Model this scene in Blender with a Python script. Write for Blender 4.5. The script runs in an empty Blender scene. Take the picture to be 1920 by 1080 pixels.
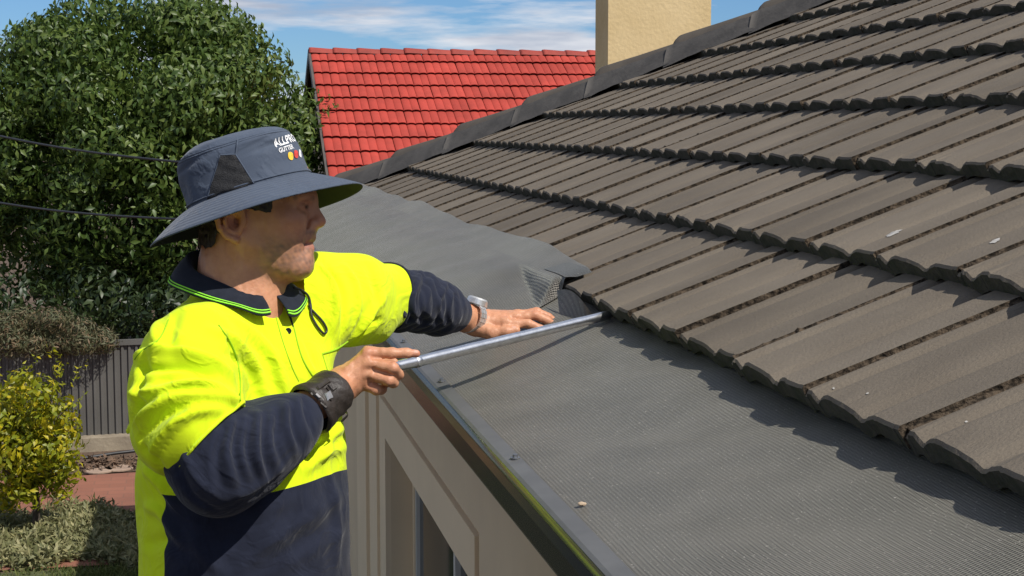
import bpy, bmesh, math, random
import numpy as np
from mathutils import Vector, Matrix
from mathutils.bvhtree import BVHTree

random.seed(7)
rng = np.random.default_rng(11)
S = bpy.context.scene
COL = S.collection

# ------------------------------------------------------------------ camera
H = 2.6                                   # camera height above the ground
FPX = 2938.0                              # focal length in photo pixels (1920 wide)
YAW, PIT = math.radians(11.274), math.radians(5.846)
cam_d = bpy.data.cameras.new('camera')
cam = bpy.data.objects.new('camera', cam_d)
COL.objects.link(cam)
cam_d.sensor_width = 36.0
cam_d.lens = 36.0 * FPX / 1920.0
cam_d.clip_start = 0.05
cam_d.clip_end = 3000
cam.location = (0, 0, H)
cam.rotation_euler = (math.pi / 2 - PIT, 0, -YAW)
S.camera = cam
cF = np.array([math.sin(YAW) * math.cos(PIT), math.cos(YAW) * math.cos(PIT), -math.sin(PIT)])
cR = np.array([math.cos(YAW), -math.sin(YAW), 0.0])
cU = np.cross(cR, cF)
CAMPOS = np.array([0, 0, H])

# ------------------------------------------------------------------ light
SUN_EL, SUN_AZ = math.radians(50), math.radians(47)       # azimuth from +X turned towards -Y
sun_dir = Vector((math.cos(SUN_EL) * math.cos(SUN_AZ), -math.cos(SUN_EL) * math.sin(SUN_AZ), math.sin(SUN_EL)))
sun_d = bpy.data.lights.new('sun', 'SUN')
sun_d.energy = 5.0
sun_d.angle = math.radians(0.5)
sun_d.color = (1.0, 0.95, 0.87)
sun = bpy.data.objects.new('sun', sun_d)
COL.objects.link(sun)
sun.location = (6, -10, 14)
sun.rotation_euler = sun_dir.to_track_quat('Z', 'Y').to_euler()

W = bpy.data.worlds.new('World')
S.world = W
W.use_nodes = True
nt = W.node_tree
nt.nodes.clear()
def wn(t, **kw):
    n = nt.nodes.new(t)
    for k, v in kw.items():
        setattr(n, k, v)
    return n
sky = wn('ShaderNodeTexSky', sky_type='NISHITA', sun_disc=False)
sky.sun_elevation = SUN_EL
sky.sun_rotation = math.atan2(sun_dir.x, sun_dir.y)
sky.dust_density = 0.3
sky.ozone_density = 2.2
sky.air_density = 0.75
tc = wn('ShaderNodeTexCoord')
mp = wn('ShaderNodeMapping')
mp.inputs['Scale'].default_value = (3.2, 3.2, 22.0)
mp.inputs['Location'].default_value = (0.35, 0.2, 0.30)
nz = wn('ShaderNodeTexNoise')
nz.inputs['Scale'].default_value = 1.6
nz.inputs['Detail'].default_value = 7
nz.inputs['Roughness'].default_value = 0.55
rp = wn('ShaderNodeValToRGB')
rp.color_ramp.elements[0].position = 0.445
rp.color_ramp.elements[1].position = 0.57
mx = wn('ShaderNodeMixRGB')
nz2 = wn('ShaderNodeTexNoise')
nz2.inputs['Scale'].default_value = 4.0
nz2.inputs['Detail'].default_value = 5
rp2 = wn('ShaderNodeValToRGB')
rp2.color_ramp.elements[0].color = (4.2, 4.8, 6.0, 1)
rp2.color_ramp.elements[1].color = (7.8, 8.0, 8.5, 1)
rp2.color_ramp.elements[0].position = 0.35
rp2.color_ramp.elements[1].position = 0.62
bg = wn('ShaderNodeBackground')
bg.inputs['Strength'].default_value = 0.1
out = wn('ShaderNodeOutputWorld')
L = nt.links.new
L(tc.outputs['Generated'], mp.inputs['Vector'])
L(mp.outputs[0], nz.inputs['Vector'])
L(mp.outputs[0], nz2.inputs['Vector'])
L(nz.outputs['Fac'], rp.inputs[0])
L(nz2.outputs['Fac'], rp2.inputs[0])
L(rp.outputs[0], mx.inputs[0])
tint = wn('ShaderNodeMixRGB', blend_type='MULTIPLY')
tint.inputs[0].default_value = 1.0
tint.inputs[2].default_value = (0.55, 0.77, 1.0, 1)
L(sky.outputs[0], tint.inputs[1])
L(tint.outputs[0], mx.inputs[1])
L(rp2.outputs[0], mx.inputs[2])
L(mx.outputs[0], bg.inputs['Color'])
L(bg.outputs[0], out.inputs['Surface'])

S.view_settings.view_transform = 'Standard'
S.view_settings.look = 'None'
S.view_settings.exposure = 0.0
S.view_settings.gamma = 1.0
S.view_settings.use_curve_mapping = False

# ------------------------------------------------------------------ helpers
def ray(px, py):
    d = cF * FPX + cR * (px - 960) - cU * (py - 540)
    return d / d[1]
def at_y(px, py, Y):                       # world point on the pixel's line of sight at world Y
    return CAMPOS + ray(px, py) * Y
def ground_at(px, py, z=0.0):
    r = ray(px, py)
    return CAMPOS + r * ((z - H) / r[2])

def tag(o, label=None, cat=None, group=None, kind=None):
    if label: o['label'] = label
    if cat: o['category'] = cat
    if group: o['group'] = group
    if kind: o['kind'] = kind
    return o

def empty(name, loc, label=None, cat=None, group=None):
    o = bpy.data.objects.new(name, None)
    o.empty_display_size = 0.1
    o.location = loc
    COL.objects.link(o)
    return tag(o, label, cat, group)

def origin_of(o):
    p = Vector((0, 0, 0))
    while o is not None:
        p = p + o.location
        o = o.parent
    return np.array(p)

def make_mesh(name, verts, faces, smooth=False):
    me = bpy.data.meshes.new(name)
    verts = np.asarray(verts, dtype=np.float32).reshape(-1, 3)
    if isinstance(faces, np.ndarray):
        nf, k = faces.shape
        me.vertices.add(len(verts))
        me.vertices.foreach_set('co', verts.ravel())
        me.loops.add(nf * k)
        me.loops.foreach_set('vertex_index', faces.astype(np.int32).ravel())
        me.polygons.add(nf)
        me.polygons.foreach_set('loop_start', np.arange(0, nf * k, k, dtype=np.int32))
        me.polygons.foreach_set('loop_total', np.full(nf, k, dtype=np.int32))
        me.update(calc_edges=True)
        me.validate()
    else:
        me.from_pydata([tuple(map(float, v)) for v in verts], [], [tuple(int(i) for i in f) for f in faces])
    if smooth:
        me.polygons.foreach_set('use_smooth', np.ones(len(me.polygons), dtype=bool))
    return me

def add(name, verts, faces, mat, parent=None, smooth=False, kind=None):
    """link one mesh object; verts are world coordinates"""
    verts = np.asarray(verts, dtype=float).reshape(-1, 3)
    if parent is not None:
        verts = verts - origin_of(parent)
    me = make_mesh(name, verts, faces, smooth)
    for m in (mat if isinstance(mat, (list, tuple)) else [mat]):
        me.materials.append(m)
    o = bpy.data.objects.new(name, me)
    COL.objects.link(o)
    if parent is not None:
        o.parent = parent
    if kind: o['kind'] = kind
    return o

class MB:
    """collects shapes into one vertex/face list"""
    def __init__(s): s.v, s.f = [], []
    def put(s, v, f):
        n = len(s.v)
        s.v += [tuple(p) for p in v]
        s.f += [tuple(i + n for i in q) for q in f]
        return s
    def box(s, lo, hi, rot=None, c=None):
        x0, y0, z0 = lo; x1, y1, z1 = hi
        v = [(x0, y0, z0), (x1, y0, z0), (x1, y1, z0), (x0, y1, z0), (x0, y0, z1), (x1, y0, z1), (x1, y1, z1), (x0, y1, z1)]
        if rot is not None:
            v = [np.array(c) + rot @ (np.array(p)) for p in v]
        return s.put(v, [(0, 3, 2, 1), (4, 5, 6, 7), (0, 1, 5, 4), (1, 2, 6, 5), (2, 3, 7, 6), (3, 0, 4, 7)])
    def tube(s, pts, r, n=10, cap=True):
        pts = np.asarray(pts, float)
        r = np.broadcast_to(np.asarray(r, float), (len(pts),))
        T = np.gradient(pts, axis=0)
        T /= np.linalg.norm(T, axis=1)[:, None] + 1e-12
        up = np.array([0, 0, 1.0])
        if abs(T[0] @ up) > .9: up = np.array([1.0, 0, 0])
        v, f = [], []
        A = np.cross(T[0], up); A /= np.linalg.norm(A)
        for i, p in enumerate(pts):
            A = A - T[i] * (A @ T[i]); A /= np.linalg.norm(A)
            B = np.cross(T[i], A)
            for k in range(n):
                a = 2 * math.pi * k / n
                v.append(p + r[i] * (math.cos(a) * A + math.sin(a) * B))
        for i in range(len(pts) - 1):
            for k in range(n):
                k2 = (k + 1) % n
                f.append((i * n + k, i * n + k2, (i + 1) * n + k2, (i + 1) * n + k))
        if cap:
            f.append(tuple(range(n - 1, -1, -1)))
            f.append(tuple(range((len(pts) - 1) * n, len(pts) * n)))
        return s.put(v, f)
    def build(s, name, mat, parent=None, smooth=False, kind=None):
        return add(name, s.v, s.f, mat, parent, smooth, kind)

def grid_faces(nu, nv, closed_u=False):
    f = []
    for i in range(nu if closed_u else nu - 1):
        for j in range(nv - 1):
            i2 = (i + 1) % nu
            f.append((i * nv + j, i2 * nv + j, i2 * nv + j + 1, i * nv + j + 1))
    return f

# ------------------------------------------------------------------ materials
def mat(name, c1, c2=None, rough=0.6, scale=6.0, detail=5, bump=0.0, bscale=60.0, bdist=0.01, metal=0.0, spec=0.5,
        stretch=(1, 1, 1), rand=0.0, sss=0.0, transl=0.0, sheen=0.0, wrinkle=0.0, attr=None, contrast=(0.35, 0.65), coat=0.0):
    m = bpy.data.materials.new(name)
    m.use_nodes = True
    t = m.node_tree
    b = t.nodes['Principled BSDF']
    lk = t.links.new
    def nd(k, **kw):
        n = t.nodes.new(k)
        for a, v in kw.items(): setattr(n, a, v)
        return n
    geo = nd('ShaderNodeNewGeometry')
    mpn = nd('ShaderNodeMapping')
    mpn.inputs['Scale'].default_value = stretch
    lk(geo.outputs['Position'], mpn.inputs['Vector'])
    col = None
    c2 = c2 or tuple(x * 0.8 for x in c1)
    n1 = nd('ShaderNodeTexNoise')
    n1.inputs['Scale'].default_value = scale
    n1.inputs['Detail'].default_value = detail
    n1.inputs['Roughness'].default_value = 0.6
    lk(mpn.outputs[0], n1.inputs['Vector'])
    r1 = nd('ShaderNodeValToRGB')
    r1.color_ramp.elements[0].position, r1.color_ramp.elements[1].position = contrast
    r1.color_ramp.elements[0].color = (*c2, 1)
    r1.color_ramp.elements[1].color = (*c1, 1)
    lk(n1.outputs['Fac'], r1.inputs[0])
    col = r1.outputs[0]
    if rand:
        oi = nd('ShaderNodeObjectInfo')
        mr = nd('ShaderNodeMapRange')
        mr.inputs['To Min'].default_value = 1 - rand
        mr.inputs['To Max'].default_value = 1 + rand
        lk(oi.outputs['Random'], mr.inputs['Value'])
        mm = nd('ShaderNodeVectorMath', operation='SCALE')
        lk(col, mm.inputs[0]); lk(mr.outputs[0], mm.inputs['Scale'])
        col = mm.outputs[0]
    if attr:                                # list of (attribute, colour): mixes towards colour by the attribute
        for an, ac in attr:
            a = nd('ShaderNodeAttribute', attribute_name=an)
            mxn = nd('ShaderNodeMixRGB')
            mxn.inputs[2].default_value = (*ac, 1)
            lk(a.outputs['Fac'], mxn.inputs[0]); lk(col, mxn.inputs[1])
            col = mxn.outputs[0]
    lk(col, b.inputs['Base Color'])
    b.inputs['Roughness'].default_value = rough
    b.inputs['Metallic'].default_value = metal
    b.inputs['Specular IOR Level'].default_value = spec
    if sss:
        b.inputs['Subsurface Weight'].default_value = sss
        b.inputs['Subsurface Radius'].default_value = (0.012, 0.004, 0.002)
        b.inputs['Subsurface Scale'].default_value = 0.6
    if sheen:
        b.inputs['Sheen Weight'].default_value = sheen
        b.inputs['Sheen Roughness'].default_value = 0.5
    if coat:
        b.inputs['Coat Weight'].default_value = coat
    if bump:
        n2 = nd('ShaderNodeTexNoise')
        n2.inputs['Scale'].default_value = bscale
        n2.inputs['Detail'].default_value = 6
        lk(mpn.outputs[0], n2.inputs['Vector'])
        bp = nd('ShaderNodeBump')
        bp.inputs['Strength'].default_value = bump
        bp.inputs['Distance'].default_value = bdist
        lk(n2.outputs['Fac'], bp.inputs['Height'])
        lk(bp.outputs[0], b.inputs['Normal'])
        m['bump_node'] = bp.name
        if wrinkle:
            n3 = nd('ShaderNodeTexNoise')
            n3.inputs['Scale'].default_value = 11; n3.inputs['Detail'].default_value = 3.5; n3.inputs['Distortion'].default_value = 1.6; n3.inputs['Roughness'].default_value = 0.45
            lk(geo.outputs['Position'], n3.inputs['Vector'])
            r3 = nd('ShaderNodeValToRGB')
            r3.color_ramp.interpolation = 'EASE'
            r3.color_ramp.elements[0].position, r3.color_ramp.elements[1].position = 0.40, 0.62
            r3.color_ramp.elements[0].color = (0, 0, 0, 1); r3.color_ramp.elements[1].color = (0.1, 0.1, 0.1, 1)
            e3 = r3.color_ramp.elements.new(0.505); e3.color = (1, 1, 1, 1)
            lk(n3.outputs['Fac'], r3.inputs[0])
            b3 = nd('ShaderNodeBump'); b3.inputs['Strength'].default_value = wrinkle; b3.inputs['Distance'].default_value = 0.007
            lk(r3.outputs[0], b3.inputs['Height']); lk(b3.outputs[0], bp.inputs['Normal'])
    if transl:
        tr = nd('ShaderNodeBsdfTranslucent')
        ms = nd('ShaderNodeMixShader')
        ms.inputs[0].default_value = transl
        lk(col, tr.inputs['Color'])
        lk(b.outputs[0], ms.inputs[1]); lk(tr.outputs[0], ms.inputs[2])
        lk(ms.outputs[0], t.nodes['Material Output'].inputs['Surface'])
    return m

M_tile = mat('grey_roof_tile', (0.156, 0.130, 0.099), (0.122, 0.101, 0.077), rough=0.85, scale=5, bump=0.6, bscale=300, bdist=0.003, rand=0.13, spec=0.25, stretch=(0.6, 1.2, 0.8))
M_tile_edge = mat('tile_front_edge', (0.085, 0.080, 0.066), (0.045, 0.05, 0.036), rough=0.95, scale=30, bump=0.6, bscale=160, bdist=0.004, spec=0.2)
M_dirt = mat('joint_grit', (0.10, 0.075, 0.052), (0.02, 0.016, 0.012), rough=1.0, scale=95, bump=1.0, bscale=140, bdist=0.006, spec=0.1, contrast=(0.4, 0.6))
M_mortar = mat('painted_mortar', (0.095, 0.088, 0.081), (0.065, 0.061, 0.057), rough=0.9, scale=9, bump=0.5, bscale=60, bdist=0.004, spec=0.2)
M_cap = mat('grey_hip_cap', (0.108, 0.091, 0.073), (0.080, 0.068, 0.056), rough=0.85, scale=6, bump=0.35, bscale=250, bdist=0.003, spec=0.2, rand=0.06)
M_gutter = mat('dark_grey_gutter', (0.050, 0.056, 0.042), (0.042, 0.047, 0.036), rough=0.24, scale=3, spec=0.5)
M_strip = mat('grey_trim_strip', (0.115, 0.115, 0.112), (0.095, 0.095, 0.093), rough=0.5, scale=14, spec=0.35)
M_wall = mat('beige_wall_paint', (0.70, 0.55, 0.36), (0.64, 0.50, 0.33), rough=0.75, scale=2.5, bump=0.15, bscale=90, bdist=0.002)
M_trim = mat('beige_window_trim', (0.78, 0.62, 0.42), (0.73, 0.58, 0.39), rough=0.6, scale=3)
M_glass = mat('dark_window_glass', (0.012, 0.013, 0.014), (0.01, 0.01, 0.011), rough=0.06, scale=2, spec=0.5)
M_whiteframe = mat('pale_window_frame', (0.6, 0.58, 0.53), (0.55, 0.53, 0.48), rough=0.5, scale=4)
M_chim = mat('cream_render', (0.66, 0.50, 0.27), (0.56, 0.41, 0.20), rough=0.9, scale=3.2, bump=0.5, bscale=45, bdist=0.006, contrast=(0.3, 0.7))
M_red = mat('red_roof_tile', (0.42, 0.060, 0.044), (0.33, 0.050, 0.037), rough=0.8, scale=3.4, bump=0.2, bscale=120, bdist=0.003, rand=0.10, spec=0.15)
M_redcap = mat('red_ridge_cap', (0.36, 0.06, 0.042), (0.25, 0.045, 0.034), rough=0.7, scale=4, rand=0.1, spec=0.3)
M_under = mat('dark_underlay', (0.05, 0.018, 0.014), (0.04, 0.015, 0.012), rough=1, spec=0.1)
M_barge = mat('dark_barge_board', (0.10, 0.085, 0.075), (0.07, 0.06, 0.055), rough=0.6)
M_fence = mat('dark_grey_fence_steel', (0.118, 0.113, 0.104), (0.095, 0.091, 0.084), rough=0.45, scale=2)
M_pave = mat('red_brick_paving', (0.27, 0.105, 0.062), (0.19, 0.075, 0.048), rough=0.9, scale=1.6, bump=0.3, bscale=40, bdist=0.004)
M_soil = mat('garden_soil', (0.13, 0.085, 0.055), (0.07, 0.045, 0.03), rough=1, scale=14, bump=0.6, bscale=40, bdist=0.03)
M_mulch = mat('bark_mulch', (0.15, 0.095, 0.06), (0.06, 0.037, 0.024), rough=1, scale=30, rand=0.2)
M_kerb = mat('sandstone_kerb', (0.30, 0.25, 0.18), (0.22, 0.18, 0.13), rough=0.9, scale=6, bump=0.4, bscale=40)
M_black = mat('black_plastic', (0.02, 0.02, 0.022), (0.015, 0.015, 0.016), rough=0.5)
M_bark = mat('tree_bark', (0.12, 0.09, 0.065), (0.06, 0.045, 0.035), rough=1, scale=8, bump=0.8, bscale=30, bdist=0.02)
M_disc = mat('pale_concrete_disc', (0.36, 0.26, 0.19), (0.28, 0.2, 0.15), rough=0.9, scale=8)
M_steel = mat('brushed_steel', (0.85, 0.86, 0.88), (0.7, 0.71, 0.73), rough=0.33, metal=1.0, scale=60, bump=0.12, bscale=90, bdist=0.002, stretch=(1, 1, 1))
M_screw = mat('dull_screw_steel', (0.35, 0.36, 0.37), (0.25, 0.25, 0.26), rough=0.4, metal=0.9, scale=100)
M_grit = mat('pale_grit', (0.55, 0.42, 0.3), (0.4, 0.3, 0.2), rough=0.9, scale=80)

def brickify(m, scale, c1, c2, mort):
    t = m.node_tree; b = t.nodes['Principled BSDF']
    geo = t.nodes.new('ShaderNodeNewGeometry')
    br = t.nodes.new('ShaderNodeTexBrick')
    br.inputs['Scale'].default_value = scale
    br.inputs['Color1'].default_value = (*c1, 1); br.inputs['Color2'].default_value = (*c2, 1); br.inputs['Mortar'].default_value = (*mort, 1)
    br.inputs['Mortar Size'].default_value = 0.012
    t.links.new(geo.outputs['Position'], br.inputs['Vector'])
    src = b.inputs['Base Color'].links[0].from_socket
    mxn = t.nodes.new('ShaderNodeMixRGB'); mxn.inputs[0].default_value = 0.5
    t.links.new(src, mxn.inputs[1]); t.links.new(br.outputs['Color'], mxn.inputs[2])
    t.links.new(mxn.outputs[0], b.inputs['Base Color'])
brickify(M_pave, 2.2, (0.27, 0.11, 0.07), (0.20, 0.08, 0.05), (0.15, 0.08, 0.055))

# woven gutter mesh: threads every few millimetres, ridged along both directions
def mesh_mat(name, dark, light, lines, rough):
    m = bpy.data.materials.new(name); m.use_nodes = True
    t = m.node_tree; b = t.nodes['Principled BSDF']; lk = t.links.new
    geo = t.nodes.new('ShaderNodeNewGeometry')
    def wave(axis, sc, dist):
        w = t.nodes.new('ShaderNodeTexWave'); w.wave_type = 'BANDS'; w.bands_direction = axis; w.wave_profile = 'SIN'
        w.inputs['Scale'].default_value = sc; w.inputs['Distortion'].default_value = dist
        w.inputs['Detail'].default_value = 1.0; w.inputs['Detail Scale'].default_value = 0.4
        lk(geo.outputs['Position'], w.inputs['Vector']); return w.outputs['Fac']
    w1 = wave('Y', lines, 0.6); w2 = wave('X', lines * 0.8, 0.6)
    mul = t.nodes.new('ShaderNodeMath'); mul.operation = 'MULTIPLY_ADD'; mul.inputs[1].default_value = 0.35
    lk(w2, mul.inputs[0]); lk(w1, mul.inputs[2])
    nz = t.nodes.new('ShaderNodeTexNoise'); nz.inputs['Scale'].default_value = 7; nz.inputs['Detail'].default_value = 6
    lk(geo.outputs['Position'], nz.inputs['Vector'])
    nf = t.nodes.new('ShaderNodeTexNoise'); nf.inputs['Scale'].default_value = 500; nf.inputs['Detail'].default_value = 2
    lk(geo.outputs['Position'], nf.inputs['Vector'])
    r = t.nodes.new('ShaderNodeValToRGB')
    r.color_ramp.elements[0].color = (*dark, 1); r.color_ramp.elements[1].color = (*light, 1)
    r.color_ramp.elements[0].position = 0.25; r.color_ramp.elements[1].position = 1.0
    ad = t.nodes.new('ShaderNodeMath'); ad.operation = 'MULTIPLY_ADD'; ad.inputs[1].default_value = 0.22
    lk(nf.outputs['Fac'], ad.inputs[0]); 
    ad2 = t.nodes.new('ShaderNodeMath'); ad2.operation = 'MULTIPLY_ADD'; ad2.inputs[1].default_value = 0.5; ad2.inputs[2].default_value = -0.30
    lk(nz.outputs['Fac'], ad2.inputs[0]); lk(ad2.outputs[0], ad.inputs[2])
    s2 = t.nodes.new('ShaderNodeMath'); s2.operation = 'ADD'
    ms = t.nodes.new('ShaderNodeMath'); ms.operation = 'MULTIPLY'; ms.inputs[1].default_value = 0.80
    lk(mul.outputs[0], ms.inputs[0]); lk(ms.outputs[0], s2.inputs[0]); lk(ad.outputs[0], s2.inputs[1])
    lk(s2.outputs[0], r.inputs[0])
    nk = t.nodes.new('ShaderNodeTexNoise'); nk.inputs['Scale'].default_value = 330; nk.inputs['Detail'].default_value = 1
    lk(geo.outputs['Position'], nk.inputs['Vector'])
    rk = t.nodes.new('ShaderNodeValToRGB'); rk.color_ramp.elements[0].position = 0.69; rk.color_ramp.elements[1].position = 0.76
    lk(nk.outputs['Fac'], rk.inputs[0])
    mk = t.nodes.new('ShaderNodeMixRGB'); mk.inputs[2].default_value = (0.40, 0.375, 0.33, 1)  # glints on the threads painted into the colour as pale specks
    lk(rk.outputs[0], mk.inputs[0]); lk(r.outputs[0], mk.inputs[1]); lk(mk.outputs[0], b.inputs['Base Color'])
    bp = t.nodes.new('ShaderNodeBump'); bp.inputs['Strength'].default_value = 0.75; bp.inputs['Distance'].default_value = 0.0016
    lk(s2.outputs[0], bp.inputs['Height']); lk(bp.outputs[0], b.inputs['Normal'])
    b.inputs['Roughness'].default_value = rough
    b.inputs['Specular IOR Level'].default_value = 0.22
    b.inputs['Sheen Weight'].default_value = 0.14
    b.inputs['Sheen Roughness'].default_value = 0.35
    b.inputs['Sheen Tint'].default_value = (0.95, 1.0, 0.86, 1)
    return m
M_mesh = mesh_mat('woven_gutter_mesh', (0.016, 0.0145, 0.012), (0.205, 0.187, 0.158), 76, 0.40)
M_mesh_far = mesh_mat('woven_gutter_mesh_loose', (0.085, 0.088, 0.076), (0.19, 0.19, 0.165), 105, 0.45)
M_mesh_flap = mesh_mat('woven_mesh_flap', (0.018, 0.0175, 0.016), (0.13, 0.125, 0.115), 76, 0.4)

# ================================================================== setting: ground, paving, garden
GS = H / 3.0
def sheet(name, pts, z, m, kind='structure'):
    return add(name, [(p[0] * GS, p[1] * GS, z) for p in pts], [tuple(range(len(pts)))], m, kind=kind)
gs = 900
add('ground', [(-gs, -gs, 0), (gs, -gs, 0), (gs, gs, 0), (-gs, gs, 0)], [(0, 1, 2, 3)], M_soil, kind='structure')
sheet('paving', [(-9, 10.85), (8, 10.85), (8, 14.0), (2, 14.05), (-1.1, 13.75), (-9, 13.4)], 0.012, M_pave)
sheet('garden_bed', [(-9, 13.46), (-1.1, 13.81), (2, 14.11), (8, 14.06), (8, 14.5), (-9, 14.28)], 0.008, M_soil)
M_lawn = mat('lawn_soil', (0.09, 0.10, 0.035), (0.05, 0.06, 0.02), rough=1, scale=20)
sheet('lawn', [(-9, 5.0), (0.55, 5.0), (0.55, 10.8), (-9, 10.8)], 0.008, M_lawn)

# ---- leaves
def leaf_mesh(pos, nrm, size, aspect=2.4, droop=0.5, curl=0.25):
    """one bent diamond leaf (4 triangles) per position"""
    n = len(pos)
    d = rng.normal(size=(n, 3)); d -= nrm * (d * nrm).sum(1)[:, None] * 0.6
    d[:, 2] -= droop
    d /= np.linalg.norm(d, axis=1)[:, None]
    s = np.cross(d, nrm + rng.normal(size=(n, 3)) * 0.35); s /= np.linalg.norm(s, axis=1)[:, None] + 1e-9
    u = np.cross(s, d)
    Ls = (size * rng.uniform(0.65, 1.3, n))[:, None]
    w = Ls / aspect / 2 * 1.0
    p0 = pos; p1 = pos + d * Ls * .45 + s * w + u * Ls * curl * .3; p2 = pos + d * Ls - u * Ls * curl; p3 = pos + d * Ls * .45 - s * w + u * Ls * curl * .3
    pm = pos + d * Ls * 0.5
    V = np.stack([p0, p1, p2, p3, pm], 1).reshape(-1, 3)
    b = np.arange(n)[:, None] * 5
    F = np.concatenate([b + np.array([[0, 1, 4]]), b + np.array([[1, 2, 4]]), b + np.array([[2, 3, 4]]), b + np.array([[3, 0, 4]])], 0)
    return V, F
def add_tint(o, n_leaf, per=5):
    a = o.data.attributes.new('tint', 'FLOAT', 'POINT')
    a.data.foreach_set('value', np.repeat(rng.random(n_leaf), per).astype(np.float32))
def leaf_mat(name, c1, c2, c3, rough=0.4, tr=0.25, spec=0.5):
    m = bpy.data.materials.new(name); m.use_nodes = True
    t = m.node_tree; b = t.nodes['Principled BSDF']; lk = t.links.new
    a = t.nodes.new('ShaderNodeAttribute'); a.attribute_name = 'tint'
    r = t.nodes.new('ShaderNodeValToRGB')
    r.color_ramp.elements[0].color = (*c1, 1); r.color_ramp.elements[1].color = (*c3, 1)
    e = r.color_ramp.elements.new(0.6); e.color = (*c2, 1)
    lk(a.outputs['Fac'], r.inputs[0]); lk(r.outputs[0], b.inputs['Base Color'])
    b.inputs['Roughness'].default_value = rough; b.inputs['Specular IOR Level'].default_value = spec
    tr_ = t.nodes.new('ShaderNodeBsdfTranslucent'); mxs = t.nodes.new('ShaderNodeMixShader'); mxs.inputs[0].default_value = tr
    lk(r.outputs[0], tr_.inputs['Color']); lk(b.outputs[0], mxs.inputs[1]); lk(tr_.outputs[0], mxs.inputs[2])
    lk(mxs.outputs[0], t.nodes['Material Output'].inputs['Surface'])
    return m
M_leaf = leaf_mat('dark_glossy_leaf', (0.042, 0.080, 0.014), (0.080, 0.130, 0.022), (0.15, 0.20, 0.042), rough=0.45, tr=0.3, spec=0.4)
M_leaf_shrub = leaf_mat('grey_green_leaf', (0.07, 0.085, 0.035), (0.12, 0.115, 0.055), (0.20, 0.13, 0.07), rough=0.6)
M_leaf_yel = leaf_mat('yellow_green_leaf', (0.17, 0.21, 0.010), (0.30, 0.31, 0.012), (0.58, 0.46, 0.015), rough=0.45, tr=0.35)
M_leaf_gc = leaf_mat('silver_green_leaf', (0.12, 0.13, 0.045), (0.22, 0.215, 0.095), (0.36, 0.33, 0.16), rough=0.6)
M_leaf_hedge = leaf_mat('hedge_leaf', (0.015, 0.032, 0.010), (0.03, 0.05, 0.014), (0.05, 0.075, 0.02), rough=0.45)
M_grass = leaf_mat('lawn_grass', (0.07, 0.10, 0.02), (0.12, 0.15, 0.03), (0.20, 0.20, 0.06), rough=0.7)

def crown_points(clumps, per, shell=0.45):
    P, N = [], []
    for (c, r) in clumps:
        n = int(per * r[0] * r[1] * 8)
        d = rng.normal(size=(n, 3)); d /= np.linalg.norm(d, axis=1)[:, None]
        rad = 1 - shell * rng.random(n) ** 1.6
        P.append(np.array(c) + d * np.array(r) * rad[:, None]); N.append(d)
    return np.concatenate(P), np.concatenate(N)

def trunk_mb(base, top, r0, r1, limbs=0, spread=1.0):
    mb = MB()
    base, top = np.array(base, float), np.array(top, float)
    t = np.linspace(0, 1, 8)[:, None]
    pts = base + (top - base) * t + np.c_[np.sin(t[:, 0] * 5) * .04, np.cos(t[:, 0] * 4) * .04, t[:, 0] * 0] * spread
    mb.tube(pts, r0 + (r1 - r0) * t[:, 0], 9)
    for i in range(limbs):
        k = rng.integers(3, 7); a = rng.uniform(0, 6.28)
        e = pts[k] + np.array([math.cos(a), math.sin(a), rng.uniform(.5, 1.1)]) * spread * rng.uniform(.6, 1.1)
        mid = (pts[k] + e) / 2 + rng.normal(size=3) * .08 * spread
        mb.tube([pts[k], mid, e], [r1 * .8, r1 * .5, r1 * .25], 6)
    return mb

# ---- big evergreen tree behind the fence
TY = 19.0
tb = at_y(270, 300, TY)
tree = empty('evergreen_tree', (tb[0], TY, 0), 'large dense dark green leafy tree with rounded crown behind the grey fence', 'tree')
trunk_mb((tb[0], TY, 0), (tb[0] + .1, TY, 3.2), .22, .10, 9, 1.3).build('trunk', M_bark, tree, True)
cl = []
outline = [(15, 130), (70, 70), (140, 40), (230, 5), (320, -10), (400, 10), (470, 40), (525, 90), (560, 150), (585, 215), (590, 280), (565, 340), (-30, 210), (-60, 320), (-60, 430), (0, 520), (80, 560), (180, 560), (280, 590), (380, 560), (470, 520), (540, 440)]
for (px, py) in outline:
    p = at_y(px, py, TY + rng.uniform(-.5, .5))
    cx, cz = tb[0], tb[2]
    v = np.array([cx - p[0], 0, cz - p[2]]); v /= np.linalg.norm(v)
    r = rng.uniform(.32, .5)
    cl.append((p + v * r * .85, (r, r, r * .9)))
for i in range(85):
    d = rng.normal(size=3); d /= np.linalg.norm(d); d[1] = -abs(d[1])
    q = np.array([tb[0], TY, tb[2]]) + d * np.array([1.85, 1.7, 1.65])
    r = rng.uniform(.3, .62)
    cl.append((q, (r, r, r * .85)))
for i in range(30):
    d = rng.normal(size=3); d /= np.linalg.norm(d)
    q = np.array([tb[0], TY + .2, tb[2]]) + d * np.array([1.2, 1.1, 1.1])
    cl.append((q, (.6, .6, .55)))
Pp, Nn = crown_points(cl, 290, 0.5)
V, F = leaf_mesh(Pp, Nn, 0.098, aspect=2.4, droop=0.7)
o = add('crown', V, F, M_leaf, tree, kind='stuff'); add_tint(o, len(Pp))
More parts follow.
